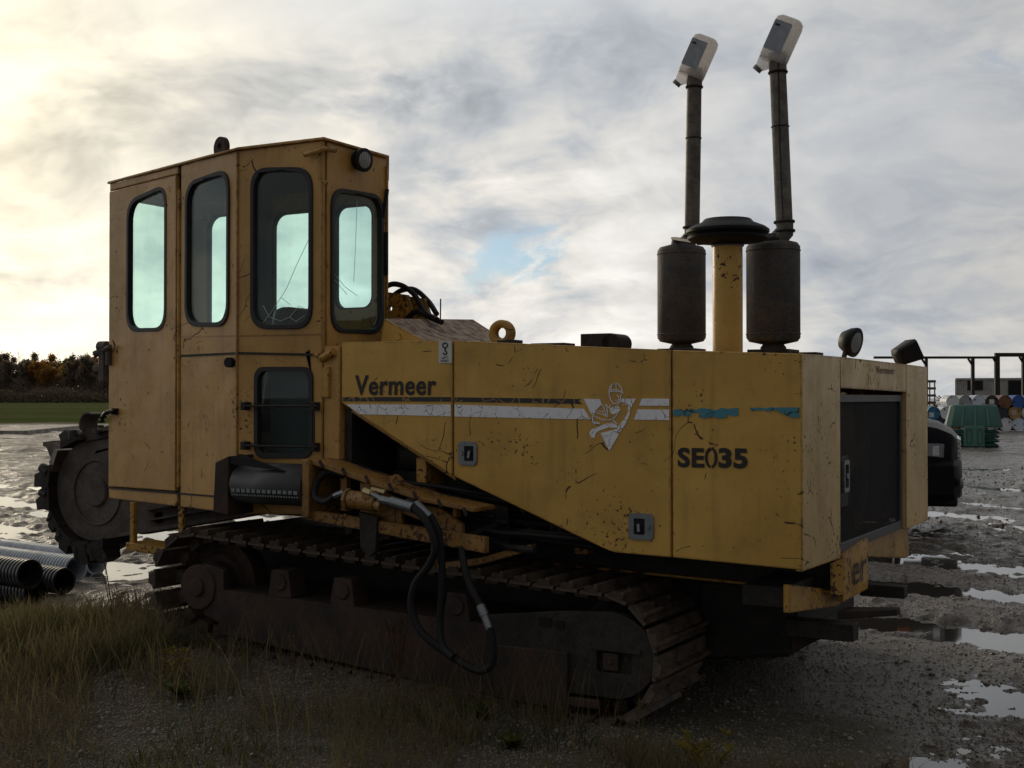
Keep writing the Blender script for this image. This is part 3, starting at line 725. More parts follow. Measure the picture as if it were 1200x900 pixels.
# ------------------------------------------------------------------ black pickup
M['car'] = plain('black_car_paint', (0.012, 0.012, 0.015), 0.34, var=0.1, bump=0.0, spec=0.03)
M['chrome'] = plain('chrome', (0.62, 0.63, 0.65), 0.15, 1.0, var=0.05, bump=0.0)
M['amber'] = plain('amber_lens', (0.55, 0.14, 0.02), 0.2, bump=0.0)
M['headlamp'] = plain('headlamp_lens', (0.20, 0.21, 0.23), 0.10, bump=0.0)
M['darkglass'] = plain('dark_window_glass', (0.012, 0.014, 0.016), 0.06, bump=0.0)
M['tyre'] = plain('tyre_rubber', (0.02, 0.02, 0.02), 0.8, scale=30)
TX, TY = 4.85, 13.55; TR = R(-19)
pk = empty('pickup_truck', (TX-2.85*math.cos(TR)+1.0*math.sin(-TR)*0, TY-2.85*math.sin(TR)+.55, 0.0), TR); tag(pk, 'black pickup truck parked behind the machine, only its front corner showing', 'pickup')
def section(x, prof):  # half profile (y, z) from bottom to top, mirrored
    return [(x, y, z) for y, z in prof]+[(x, -y, z) for y, z in reversed(prof)]
def skinloft(b_, secs):
    k = len(secs[0]); o = len(b_.v)
    for s_ in secs: b_.v += s_
    for i in range(len(secs)-1):
        for j in range(k): b_.f.append((o+i*k+j, o+i*k+(j+1) % k, o+(i+1)*k+(j+1) % k, o+(i+1)*k+j))
    b_.f.append(tuple(range(o+k-1, o-1, -1))); e = o+(len(secs)-1)*k; b_.f.append(tuple(range(e, e+k))); return b_
M['headlamp_dark'] = M['darkglass']
def bodyprof(wd, zb, zs, zt): return [(wd*.93, zb), (wd, zb+.14), (wd*1.01, (zb+zs)*.5), (wd*.985, zs-.06), (wd*.93, zs), (wd*.6, zt-.02), (wd*.2, zt)]
b = MB()
skinloft(b, [section(2.90, bodyprof(.66, .70, 1.06, 1.09)), section(2.84, bodyprof(.80, .62, 1.12, 1.16)), section(2.70, bodyprof(.91, .60, 1.18, 1.24)), section(2.5, bodyprof(.97, .58, 1.22, 1.29)), section(2.1, bodyprof(1.0, .58, 1.25, 1.34)),
             section(1.4, bodyprof(1.0, .50, 1.26, 1.36)), section(1.15, bodyprof(1.0, .45, 1.24, 1.34)), section(-.9, bodyprof(1.0, .45, 1.18, 1.24)), section(-2.8, bodyprof(1.0, .52, 1.20, 1.24)), section(-2.9, bodyprof(.97, .58, 1.18, 1.22))])
b.build('body', M['car'], pk, ang=28)
cabp = lambda wd, z0, z1: [(wd, z0), (wd*.97, z0+.12), (wd*.80, z1-.06), (wd*.70, z1), (wd*.2, z1+.03)]
ch = skinloft(MB(), [section(1.20, cabp(.93, 1.18, 1.24)), section(.45, cabp(.95, 1.18, 1.86)), section(.1, cabp(.95, 1.18, 1.93)), section(-1.1, cabp(.95, 1.18, 1.92)), section(-1.35, cabp(.93, 1.18, 1.84)), section(-1.45, cabp(.93, 1.18, 1.30))]).build('cabin', M['darkglass'], pk, ang=28)
MB().box(-1.2, .25, -.68, .68, 1.935, 1.975).build('roof', M['car'], ch, bevel=.02)
bp = skinloft(MB(), [section(2.945, [(.44, .46), (.52, .52), (.52, .76), (.42, .82)]), section(2.925, [(.64, .45), (.72, .51), (.72, .78), (.62, .84)]), section(2.86, [(.80, .44), (.87, .50), (.87, .79), (.78, .85)]), section(2.74, [(.90, .43), (.955, .50), (.955, .79), (.88, .85)]), section(2.56, [(.94, .43), (.992, .50), (.992, .79), (.93, .85)]), section(2.30, [(.96, .44), (1.006, .51), (1.006, .78), (.95, .84)])]).build('front_bumper', M['car'], pk, ang=28)
for s in (-1, 1):
    MB().cyl((2.93, s*.78, .61), (2.955, s*.78, .61), .055, n=14).build('fog_lamp', M['headlamp'], bp)
MB().box(2.50, 2.90, -.80, .80, .36, .48).build('air_dam', M['black'], pk, bevel=.03)
gr = MB().box(2.78, 2.885, -.56, .56, .78, 1.04).build('grille', M['black'], pk, bevel=.02)
for k in range(5):
    for j in range(9): MB().box(2.885, 2.935, -.56+j*.122, -.49+j*.122, .82+k*.050, .855+k*.050).build('grille_stud', M['chrome'], gr)
MB().bar((2.90, -.58, 1.055), (2.90, .58, 1.055), .03, .025).build('hood_trim', M['chrome'], pk)
for s in (-1, 1):
    hl = skinloft(MB(), [[(2.80, s*.60, .86), (2.80, s*.60, 1.02), (2.84, s*.64, 1.01), (2.84, s*.64, .88)], [(2.66, s*.90, .86), (2.66, s*.90, 1.03), (2.75, s*.91, 1.02), (2.75, s*.91, .88)], [(2.42, s*.985, .90), (2.42, s*.985, 1.03), (2.44, s*1.012, 1.02), (2.44, s*1.012, .92)]]).build('headlight', M['headlamp'], pk, ang=50)
    MB().hexa([(2.60, s*.93, .90), (2.72, s*.90, .90), (2.72, s*.925, .90), (2.60, s*.955, .90)], [(2.60, s*.93, 1.0), (2.72, s*.90, 1.0), (2.72, s*.925, 1.0), (2.60, s*.955, 1.0)]).build('lamp_insert', M['chrome'], hl)
    MB().hexa([(2.47, s*.975, .93), (2.55, s*.96, .93), (2.55, s*.99, .93), (2.47, s*1.016, .93)], [(2.47, s*.975, 1.0), (2.55, s*.96, 1.0), (2.55, s*.99, 1.0), (2.47, s*1.016, 1.0)]).build('lamp_insert', M['chrome'], hl)
    MB().hexa([(2.30, s*.99, .91), (2.43, s*.99, .90), (2.43, s*1.018, .90), (2.30, s*1.018, .91)], [(2.30, s*.99, 1.0), (2.43, s*.99, 1.01), (2.43, s*1.018, 1.01), (2.30, s*1.018, 1.0)]).build('marker_lamp', M['amber'], hl)
    MB().hexa([(.62, s*.97, 1.2), (.80, s*.97, 1.2), (.80, s*1.22, 1.2), (.66, s*1.22, 1.2)], [(.62, s*.97, 1.38), (.76, s*.97, 1.38), (.76, s*1.22, 1.40), (.66, s*1.22, 1.40)]).build('door_mirror', M['car'], pk, bevel=.02)
    for x in (1.78, -1.78):
        wh = MB().lathe([(.22, -.13), (.36, -.13), (.395, -.09), (.40, 0), (.395, .09), (.36, .13), (.22, .13)], (x, s*.86, .40), 28, (0, 1, 0)).build('wheel', M['tyre'], pk)
        MB().lathe([(.05, .14), (.08, .135), (.10, .09), (.20, .10), (.235, .135), (.225, .06)], (x, s*.86, .40), 20, (0, s, 0)).build('rim', M['chrome'], wh)
        MB().ring((x, s*.99, .42), (0, 1, 0), .44, .045, 24, 6, 0, 360).build('wheel_arch', M['black'], pk)

# ------------------------------------------------------------------ corrugated drain pipes on the left
def pipe_mat(name, c, rough):
    m, n, p, out = material(name); co = obj_co(n); f = n.noise(co, 6, 6, 0.7)
    cc = n.mix(n.m('MULTIPLY', n.step(f, 0.45, 0.7), 0.55), c, (0.10, 0.085, 0.07))
    setp(n, p, color=cc, rough=n.m('ADD', rough, n.m('MULTIPLY', f, 0.25)), spec=0.5); return m
PMAT = pipe_mat('black_polyethylene', (0.016, 0.017, 0.019), 0.22); PMAT_SHEEN = pipe_mat('sky_sheen_polyethylene', (0.42, 0.46, 0.52), 0.25)  # second one: black pipe with the reflected sky painted into its colour
def drain_pipe(end, ang, rad, length, label, mat, tilt=0.0):
    r = empty('drain_pipe', end, ang); tag(r, label, 'pipe', 'corrugated drain pipes')
    prof = []; st = 0.042; k = int(length/st)
    for i in range(k):
        x = i*st; prof += [(rad, x), (rad, x+st*.45), (rad*.90, x+st*.58), (rad*.90, x+st*.88)]
    inner = [(rad*.86, k*st), (rad*.86, 0.0)]
    MB().lathe([(rad*.86, 0.0)]+prof+inner, (0, 0, 0), 30, (-math.cos(tilt), 0, -math.sin(tilt)), caps=False).build('corrugated_wall', mat, r, ang=25)
    MB().lathe([(rad*.85, .0), (rad*.85, length*.98)], (0, 0, 0), 24, (-math.cos(tilt), 0, -math.sin(tilt)), caps=False).build('liner', mat, r)
def gz(x, y): return float(ground_z(np.array([x]), np.array([y]))[0])
PA = R(-37)
for px_, Z_, zoff, rad, mat, lab in ((114, 10.9, 0.105, 0.105, PMAT_SHEEN, 'corrugated drain pipe coloured pale with sky sheen, lying farthest back, its end nearest the machine'),
                          (90, 10.3, 0.105, 0.105, PMAT_SHEEN, 'corrugated drain pipe coloured pale with sky sheen, lying second from the machine'),
                          (36, 9.02, 0.25, 0.105, PMAT, 'black corrugated drain pipe resting on top of two others at the left edge'),
                          (76, 9.55, 0.10, 0.10, PMAT, 'black corrugated drain pipe on the ground just before the pale-coloured ones'),
                          (43, 9.12, 0.10, 0.10, PMAT, 'black corrugated drain pipe lying nearest the viewer at the left edge')):
    X_ = (px_-600)/1500*Z_; drain_pipe((X_, Z_, gz(X_, Z_)+zoff), PA, rad, 3.2, lab, mat)

# ================================================================== the trenching machine
TM = empty('trencher', MO, MR)
tag(TM, 'old yellow tracked trenching machine with a tall glazed cab and twin exhaust stacks', 'trencher')
side = lambda s, t: (s, 0.0, t)

# ---- engine hood: side panels
P1 = [(-2.404, 1.474), (-1.735, 1.121), (-1.735, 1.779), (-2.404, 1.785)]
P2 = [(-1.727, 1.117), (-0.945, 0.820), (-0.895, 0.803), (-0.86, 0.796), (-0.594, 0.791), (-0.594, 1.712), (-1.727, 1.779)]
P3 = [(-0.586, 0.791), (-0.001, 0.773), (-0.001, 1.686), (-0.586, 1.7115)]
pan = []
for poly in (P1, P2, P3):
    b = MB().prism([poly], side, (0, 0.03, 0)); pan.append(b.build('side_panel', M['yellow'], TM, bevel=0.004))
def decal(name, poly, mat, parent, y=-0.003, th=0.002):
    return MB().prism([poly], lambda s, t: (s, y, t), (0, th, 0)).build(name, mat, parent, smooth=False)
decal('stripe', [(-2.398, 1.482), (-1.742, 1.481), (-1.742, 1.503), (-2.402, 1.503)], M['black_decal'], pan[0])
decal('stripe', [(-2.37, 1.466), (-2.29, 1.416), (-1.742, 1.409), (-1.742, 1.466)], M['white_decal'], pan[0])
decal('stripe', [(-1.720, 1.480), (-1.03, 1.472), (-1.05, 1.485), (-1.036, 1.494), (-1.720, 1.502)], M['black_decal'], pan[1])
decal('stripe', [(-1.720, 1.408), (-0.985, 1.400), (-1.022, 1.449), (-1.720, 1.466)], M['white_decal'], pan[1])
decal('stripe', [(-0.770, 1.401), (-0.60, 1.400), (-0.60, 1.447), (-0.752, 1.447)], M['white_decal'], pan[1])
decal('stripe', [(-0.745, 1.464), (-0.60, 1.464), (-0.60, 1.495), (-0.732, 1.496)], M['white_decal'], pan[1])
rt = random.Random(3)
def torn(x0, x1, zc_, hh):
    up = [(x0+(x1-x0)*k/9, zc_+hh*rt.uniform(.35, 1)) for k in range(10)]; lo = [(x1-(x1-x0)*k/9, zc_-hh*rt.uniform(.1, 1)) for k in range(10)]
    return up[:1]+up[1:]+lo
decal('peeled_stripe', torn(-0.580, -0.50, 1.434, .022), M['teal_decal'], pan[2])
decal('peeled_stripe', torn(-0.50, -0.28, 1.438, .020), M['teal_decal'], pan[2])
decal('peeled_stripe', torn(-0.46, -0.33, 1.421, .010), M['teal_decal'], pan[2], y=-0.005)
decal('peeled_stripe', torn(-0.225, -0.10, 1.450, .010), M['teal_decal'], pan[2])
decal('peeled_stripe', [(-0.13, 1.452), (-0.05, 1.418), (-0.012, 1.414), (-0.012, 1.458), (-0.10, 1.459)], M['teal_decal'], pan[2], y=-0.005)
text_obj('lettering', 'Vermeer', lambda s, t: (-2.315+s, -0.004, 1.512+t), 0.49, 0.102, M['text'], pan[0], 0.05, 0.024, 1.08)
text_obj('lettering', 'SE', lambda s, t: (-0.560+s, -0.004, 1.192+t), 0.125, 0.088, M['text'], pan[2], 0.0, 0.036, 1.06)
text_obj('lettering', '35', lambda s, t: (-0.370+s, -0.004, 1.194+t), 0.132, 0.088, M['text'], pan[2], 0.0, 0.042, 1.04)
def arc_strip(cx, cz, rx, rz, wd, a0, a1, n=12):
    o_ = [(cx+rx*math.cos(R(a0+(a1-a0)*k/n)), cz+rz*math.sin(R(a0+(a1-a0)*k/n))) for k in range(n+1)]
    i_ = [(cx+(rx-wd)*math.cos(R(a0+(a1-a0)*k/n)), cz+(rz-wd*.8)*math.sin(R(a0+(a1-a0)*k/n))) for k in range(n+1)]
    return o_+i_[::-1]
decal('lettering', arc_strip(-0.404, 1.238, .029, .046, .013, 100, 262), M['text'], pan[2], y=-0.004)
decal('lettering', arc_strip(-0.404, 1.238, .029, .046, .013, 80, -82), M['text'], pan[2], y=-0.004)

# emblem: a worker in a hard hat, arms folded, over a white inverted triangle
def em(zx, zy):  # drawing units to panel metres
    return (-1.019+((670+zx/9)-685)*0.004267, 1.496-((430+zy/9)-467)*0.003881)
emb = empty('emblem', (0, 0, 0), 0, pan[1])
bpy.data.objects.remove(emb)
ew = MB()
def epoly(pts): ew.prism([[em(*q) for q in pts]], lambda s, t: (s, -0.003, t), (0, 0.002, 0))
def eline(pts, wd=9):
    for a_, b_ in zip(pts[:-1], pts[1:]):
        dx_, dy_ = b_[0]-a_[0], b_[1]-a_[1]; l_ = math.hypot(dx_, dy_); nx, ny = -dy_/l_*wd/2, dx_/l_*wd/2; ex, ey = dx_/l_*wd*.3, dy_/l_*wd*.3
        ew.prism([[em(a_[0]-ex+nx, a_[1]-ey+ny), em(b_[0]+ex+nx, b_[1]+ey+ny), em(b_[0]+ex-nx, b_[1]+ey-ny), em(a_[0]-ex-nx, a_[1]-ey-ny)]], lambda s, t: (s, -0.0032, t), (0, 0.0022, 0))
epoly([(130, 335), (300, 340), (320, 380), (260, 440), (215, 510)])
epoly([(530, 335), (680, 335), (632, 425), (600, 392), (520, 365)])
epoly([(310, 700), (390, 680), (480, 655), (500, 715), (445, 810), (400, 885)])
epoly([(600, 400), (622, 430), (612, 510), (566, 610), (505, 695), (482, 660), (500, 620), (560, 548), (598, 480)])
epoly([(190, 700), (215, 660), (290, 630), (370, 598), (430, 590), (480, 612), (488, 640), (390, 640), (300, 672), (258, 700), (245, 755), (205, 745)])
epoly([(228, 575), (300, 590), (300, 612), (258, 612), (222, 592)])
epoly([(415, 440), (500, 415), (520, 455), (450, 500), (420, 490)])
eline([(402, 300), (400, 235), (425, 190), (462, 173), (500, 182), (528, 220), (540, 272)])
eline([(402, 268), (440, 240), (492, 245), (548, 278)]); eline([(412, 240), (440, 258), (500, 262)], 7)
eline([(402, 300), (418, 345), (440, 388), (475, 385), (512, 355), (528, 290)]); eline([(480, 300), (505, 312), (498, 330)], 7); eline([(470, 352), (505, 345)], 7)
eline([(425, 262), (425, 190)], 6); eline([(480, 250), (470, 180)], 6)
eline([(318, 388), (250, 465), (222, 530), (226, 585), (285, 612)], 11)
eline([(318, 388), (345, 430), (372, 520)], 8); eline([(250, 480), (320, 500), (400, 530)], 7); eline([(240, 520), (330, 560), (430, 560), (470, 520), (500, 470)], 8)
eline([(360, 400), (410, 440), (470, 420), (520, 370)], 8); eline([(375, 400), (385, 510)], 8); eline([(410, 395), (412, 480)], 7)
eline([(540, 400), (590, 395)], 7); eline([(440, 560), (480, 600)], 8); eline([(270, 465), (330, 470), (350, 500)], 6)
ew.build('emblem', M['white_decal'], pan[1], smooth=False)
# lifting point sticker
st = decal('sticker', rrect(-1.812, -1.737, 1.669, 1.777, .004, 2), M['sticker'], pan[0])
hk = MB()
hk.prism([[(-1.774+.017*math.cos(R(a_)), 1.756+.015*math.sin(R(a_))) for a_ in range(0, 360, 24)], [(-1.774+.010*math.cos(R(a_)), 1.756+.009*math.sin(R(a_))) for a_ in range(0, 360, 24)]], lambda s, t: (s, -0.005, t), (0, .0015, 0))
hk.prism([[(-1.778, 1.742), (-1.770, 1.742), (-1.770, 1.728), (-1.778, 1.728)]], lambda s, t: (s, -0.005, t), (0, .0015, 0))
hk.prism([arc_strip(-1.774, 1.719, .013, .011, .007, 90, -190)], lambda s, t: (s, -0.005, t), (0, .0015, 0))
hk.build('pictogram', M['text'], pan[0], smooth=False)
text_obj('small_lettering', 'LIFT', lambda s, t: (-1.793+s, -0.005, 1.690+t), 0.036, 0.012, M['text'], pan[0], 0, 0.01)
text_obj('small_lettering', 'POINT', lambda s, t: (-1.798+s, -0.005, 1.674+t), 0.046, 0.012, M['text'], pan[0], 0, 0.01)
# flush paddle latches
def latch(x0, x1, z0, z1, par, flip):
    cx_, cz_ = (x0+x1)/2, (z0+z1)/2; q = [(x0+.012, z0), (x1-.012, z0), (x1, z0+.016), (x1, z1-.016), (x1-.012, z1), (x0+.012, z1), (x0, z1-.016), (x0, z0+.016)]
    fx = (lambda s: 2*cx_-s) if flip else (lambda s: s)
    inner = rrect(cx_-.018, cx_+.034, cz_-.036, cz_+.036, .006, 3)
    MB().prism([[(fx(a_), b_) for a_, b_ in q], [(fx(a_), b_) for a_, b_ in inner]], lambda s, t: (s, -.008, t), (0, .010, 0)).build('latch', M['steel'], par, bevel=.002)
    MB().prism([[(fx(a_), b_) for a_, b_ in inner]], lambda s, t: (s, 0.0, t), (0, -.0025, 0)).build('latch_recess', M['black'], par)
    MB().bar((fx(cx_+.008), -.010, cz_-.022), (fx(cx_+.012), -.006, cz_+.012), .012, .010).cyl((fx(cx_-.034), -.014, cz_), (fx(cx_-.034), -.006, cz_), .012, n=12).build('latch_lever', M['steel'], par)
latch(-1.698, -1.592, 1.172, 1.288, pan[1], False); latch(-0.797, -0.674, 0.861, 0.980, pan[1], True)

# ---- hood rear: corner posts, header, screened grille
rear = lambda s, t: (0.0, s, t)
rp = []
for poly in ([(0.004, .766), (.612, .756), (.612, 1.690), (.004, 1.686)], [(2.020, .763), (2.60, .766), (2.60, 1.684), (2.020, 1.687)]):
    rp.append(MB().prism([poly], rear, (-0.03, 0, 0)).build('rear_panel', M['tan'], TM, bevel=0.004))
hd = MB().prism([[(.620, 1.545), (2.012, 1.532), (2.012, 1.687), (.620, 1.690)]], rear, (-0.03, 0, 0)).build('rear_header', M['tan'], TM, bevel=0.004)
M['faint'] = plain('faded_print', (0.20, 0.13, 0.06), 0.7)
text_obj('faded_lettering', 'Vermeer', lambda s, t: (0.003, 1.30+s, 1.625+t), 0.42, 0.038, M['faint'], hd, 0, 0.02)
gr = MB().prism([rrect(.630, 2.005, .770, 1.515, .01, 2), rrect(.680, 1.965, .815, 1.478, .008, 2)], lambda s, t: (-.020, s, t), (-.03, 0, 0)).build('grille_frame', plain('grille_frame_grey', (0.045, 0.05, 0.055), .5), TM, bevel=.003)
m, n, p, out = material('perforated_screen'); co = obj_co(n)
oy, oz = n.sep(co)[1], n.sep(co)[2]
cell = n.comb(n.m('MULTIPLY', n.m('ADD', oy, oz), 44.0), n.m('MULTIPLY', n.m('SUBTRACT', oy, oz), 44.0), 0.0)
fr = n.vm('SUBTRACT', n.vm('FRACTION', cell), (0.5, 0.5, 0.0)); hole = n.m('LESS_THAN', n.vm('LENGTH', fr), 0.41)
setp(n, p, color=n.mix(n.noise(co, 3, 5), (0.012, 0.013, 0.016), (0.022, 0.022, 0.025)), rough=0.7, spec=0.2)
trn = n.n('ShaderNodeBsdfTransparent'); mx = n.n('ShaderNodeMixShader'); n.put(mx.inputs[0], n.m('MULTIPLY', hole, 0.9))
n.links.new(p.outputs[0], mx.inputs[1]); n.links.new(trn.outputs[0], mx.inputs[2]); n.links.new(mx.outputs[0], out.inputs[0])
M['screen'] = m
MB().box(-.036, -.033, .676, 1.968, .811, 1.482).build('perforated_screen', M['screen'], gr)
MB().box(-.030, -.012, .665, .80, .985, 1.225).build('latch_plate', M['black'], gr, bevel=.003)
MB().prism([rrect(.688, .780, 1.055, 1.205, .008, 2), rrect(.702, .766, 1.075, 1.185, .006, 2)], lambda s, t: (-.012, s, t), (.012, 0, 0)).cyl((-.012, .735, 1.13), (.004, .735, 1.13), .014, n=12).build('grille_latch', M['steel'], gr)
MB().cyl((-.075, .90, 1.29), (-.06, .90, 1.29), .24, n=36).build('fan_cover', M['yellow'], TM, bevel=.004)
fan = MB().ring((-.16, 1.25, 1.20), (1, 0, 0), .46, .03, 36, 8).build('fan_shroud', M['yellow_worn'], TM)
for k in range(6):
    a_ = k*math.pi/3; MB().bar((-.17, 1.25, 1.20), (-.15, 1.25+.42*math.cos(a_), 1.20+.42*math.sin(a_)), .14, .012, up=(1, .35, 0)).build('fan_blade', M['yellow_worn'], fan)
MB().box(-.34, -.24, .64, 2.0, .80, 1.62).build('radiator', M['dark'], TM)

# ---- hood top, far side and inner bulkheads
topx = [(-2.404, 1.772), (-1.73, 1.766), (-.59, 1.699), (-.034, 1.672)]
b = MB(); k = len(topx)
b.v += [(x, .03, z) for x, z in topx]+[(x, 2.57, z) for x, z in topx]+[(x, .03, z-.02) for x, z in topx]+[(x, 2.57, z-.02) for x, z in topx]
for i in range(k-1): b.f += [(i, i+1, k+i+1, k+i), (2*k+i, 3*k+i, 3*k+i+1, 2*k+i+1)]
hood = b.build('hood_top', M['yellow_worn'], TM, smooth=False)
for x, y0_, w_, h_ in ((-1.52, .06, .05, .016), (-1.47, .06, .03, .022), (-1.33, .05, .18, .008), (-.62, .04, .08, .014), (-.20, .5, .12, .022)):
    xz = np.interp(x, [q_[0] for q_ in topx], [q_[1] for q_ in topx]); MB().box(x, x+w_, y0_, y0_+.12, float(xz)-.005, float(xz)+h_+.008).build('hood_fitting', M['dark'], hood, bevel=.003)
MB().prism([[(-2.404, .80), (-.03, .77), (-.03, 1.66), (-2.404, 1.76)]], lambda s, t: (s, 2.57, t), (0, .03, 0)).build('far_side_panel', M['yellow'], TM)
MB().box(-2.40, -2.36, .03, 2.56, .80, 1.745).build('front_bulkhead', M['dark'], TM)
MB().box(-2.35, -.40, .42, .46, .80, 1.66).build('hood_dark_wall', M['dark'], TM)  # dark wall added behind the panels so the hood's inside stays dark
MB().box(-2.25, -1.1, .24, .40, .88, 1.12).cyl((-2.2, .3, 1.2), (-1.4, .3, 1.2), .09).box(-1.9, -1.75, .2, .4, .80, 1.3).build('engine_block', M['dark'], TM, bevel=.01)
MB().box(-1.985, -1.925, .06, .40, .98, 1.20).build('bracket', M['yellow_worn'], TM, bevel=.004)
MB().prism([[(-2.404, 1.474), (-1.735, 1.121), (-1.735, 1.095), (-2.404, 1.448)]], lambda s, t: (s, .03, t), (0, .02, 0)).build('panel_flange', M['yellow_worn'], TM)
for x in (-1.40, -1.18, -.75): MB().bar((x, .25, .79), (x-.12, .25, 1.05), .05, .012).build('stay', M['yellow_worn'], TM)

# ---- sloping flaked cover behind the cab, valves and hoses on it
cv = MB().hexa([(-2.40, .35, 1.76), (-2.10, .35, 1.76), (-2.16, 1.34, 1.76), (-2.44, 1.34, 1.76)], [(-2.37, .35, 1.927), (-2.11, .35, 1.800), (-2.17, 1.34, 1.83), (-2.42, 1.34, 1.976)]).build('sloping_cover', M['deck'], TM, bevel=.006)
MB().prism([[(-2.40, 1.77), (-2.105, 1.77), (-2.107, 1.795), (-2.367, 1.921)]], lambda s, t: (s, .346, t), (0, -.014, 0)).build('cover_side', M['yellow'], cv)
for i, (x, y, z0_) in enumerate(((-2.60, .80, 1.93), (-2.52, .86, 1.91))):
    pl = [(x-.10, z0_), (x+.13, z0_-.03), (x+.06, z0_+.16), (x-.10, z0_+.185)]
    MB().prism([pl]+[[(x-.055+.075*k+.016*math.cos(R(a_)), z0_+.085-.0*k+.016*math.sin(R(a_))) for a_ in range(0, 360, 36)] for k in range(2)], lambda s, t, y=y: (s, y, t), (0, .03, 0)).build('valve_bracket', M['yellow_worn'], TM)
for pts in (((-2.78, .84, 2.06), (-2.70, .84, 2.15), (-2.60, .83, 2.15), (-2.50, .82, 2.09), (-2.40, .78, 1.985), (-2.28, .72, 1.935)),
            ((-2.78, .92, 2.04), (-2.68, .92, 2.12), (-2.57, .92, 2.13), (-2.46, .9, 2.06), (-2.36, .84, 1.975)),
            ((-2.54, .78, 1.94), (-2.46, .78, 1.99), (-2.36, .76, 1.955), (-2.25, .72, 1.92))):
    MB().tube(pts, .016, 8).build('hose', M['rubber'], TM)
MB().cyl((-2.374, .9, 1.90), (-2.372, .9, 2.068), .004, n=6).build('aerial', M['dark'], TM)
# lifting ring and black box on the hood
MB().ring((-1.603, .25, 1.823), (-.10, .99, 0), .047, .020, 28, 10).ring((-1.603, .275, 1.823), (-.10, .99, 0), .047, .019, 28, 10).build('lifting_eye', M['yellow_worn'], hood)
MB().box(-1.285, -1.12, .5, .66, 1.72, 1.822).cyl((-1.12, .5, 1.772), (-1.12, .66, 1.772), .05, n=20).build('black_box', M['dark'], hood, bevel=.004)

# ---- exhaust stacks, air intake
def stack(mx_, my_, z0_, z1_, rad, ptop, r_p, name):
    mu = MB().lathe([(.03, z0_-.05), (.06, z0_-.05), (.062, z0_-.035), (.05, z0_-.02), (rad*.9, z0_-.006), (rad, z0_+.012), (rad, z1_-.012), (rad*.9, z1_+.006), (.055, z1_+.022), (.05, z1_+.05)], (mx_, my_, 0), 32, caps=True).build('muffler', M['muffler'], TM, ang=40)
    for zz in (z0_+.03, z1_-.03): MB().ring((mx_, my_, zz), (0, 0, 1), rad-.001, .004, 32, 6).build('muffler_seam', M['muffler'], mu)
    zt = np.interp(mx_, [q_[0] for q_ in topx], [q_[1] for q_ in topx]); MB().box(mx_-.10, mx_+.10, my_-.09, my_+.09, float(zt)-.01, z0_-.045).build('muffler_base', M['dark'], mu)
    px_, py_, pz_ = ptop; z2 = z1_+.03
    b_ = Vector((mx_+.058, my_, z2)); t_ = Vector(ptop)
    MB().loft([(Vector((mx_, my_, z1_+.0)), r_p*1.1), (b_+Vector((0, 0, .03)), r_p*1.1), (b_+(t_-b_)*.08, r_p*1.08), (b_+(t_-b_)*.081, r_p), (b_+(t_-b_)*.6, r_p), (b_+(t_-b_)*.9, r_p*.97), (b_+(t_-b_)*.901, r_p*1.05), (t_, r_p*1.03)], 20).build('exhaust_pipe', M['pipe'], mu, ang=50)
    for f_ in (.035, .085, .60, .895):
        c_ = b_+(t_-b_)*f_; MB().ring(c_, t_-b_, r_p*(1.12 if f_ < .3 else 1.03), .007 if f_ < .3 or f_ > .8 else .003, 24, 6).build('clamp', M['dark'], mu)
    return mu
s1 = stack(-.335, .664, 1.775, 2.235, .128, (-.313, .664, 3.155), .040, 'r')
s2 = stack(-.925, .969, 1.800, 2.280, .126, (-.851, .969, 3.215), .039, 'l')
MB().tube([(-.273, .628, 2.32), (-.288, .626, 2.7), (-.296, .626, 3.1)], .004, 6).build('seam_rod', M['dark'], s1)
it = MB().lathe([(.068, 1.60), (.068, 2.196)], (-.417, .25, 0), 28).build('air_intake', M['yellow'], TM, ang=40)
MB().ring((-.417, .25, 2.192), (0, 0, 1), .069, .006, 28, 6).build('intake_clamp', M['steel'], it)
MB().lathe([(.070, 2.198), (.10, 2.205), (.165, 2.212), (.180, 2.222), (.182, 2.232), (.172, 2.236), (.176, 2.242), (.188, 2.250), (.189, 2.262), (.17, 2.276), (.12, 2.296), (.105, 2.312), (.06, 2.318), (.01, 2.320)], (-.417, .25, 0), 40).build('intake_cap', M['black'], it, ang=28)
MB().bar((-.64, .45, 2.235), (-.26, .52, 2.245), .03, .012).bar((-.96, .95, 2.335), (-.60, .42, 2.235), .03, .012).build('stack_brace', M['dark'], TM)

# ---- work lamps on the hood and cab
def lamp(c, d_, rad, name, mount=None, box=False):
    d_ = Vector(d_).normalized(); c = Vector(c)
    b_ = MB().lathe([(rad*.25, -.075), (rad*.62, -.062), (rad*.95, -.02), (rad*1.03, 0), (rad*1.03, .012), (rad*.93, .014)], c, 24, d_)
    o_ = b_.build(name, M['black'], TM, ang=45)
    MB().lathe([(rad*.93, .010), (rad*.6, .016), (.002, .019)], c, 24, d_, caps=False).build('lens', M['lampglass'], o_)
    if mount: MB().bar(c-d_*.03, mount, .022, .012).build('bracket', M['dark'], o_)
    return o_
m, n, p, out = material('ribbed_lamp_glass'); co = obj_co(n); rib = n.m('FRACT', n.m('MULTIPLY', n.sep(co)[1], 60.0))
setp(n, p, color=n.mix(rib, (0.16, 0.165, 0.17), (0.34, 0.35, 0.35)), rough=0.2, normal=n.bump(rib, .5, .004)); M['lampglass'] = m
lamp((-.05, 1.06, 1.775), (1.0, -.22, -.22), .072, 'work_lamp', (-.10, 1.02, 1.66))
hb = MB(); 
lampo = Vector((-.08, 2.50, 1.775)); dd = Vector((.80, .55, .45)).normalized()
skp = [(-.10, .035, .03), (-.085, .06, .05), (.01, .085, .062), (.03, .088, .065)]
sd_ = dd.cross(Vector((0, 0, 1))).normalized(); up_ = sd_.cross(dd).normalized(); b = MB()
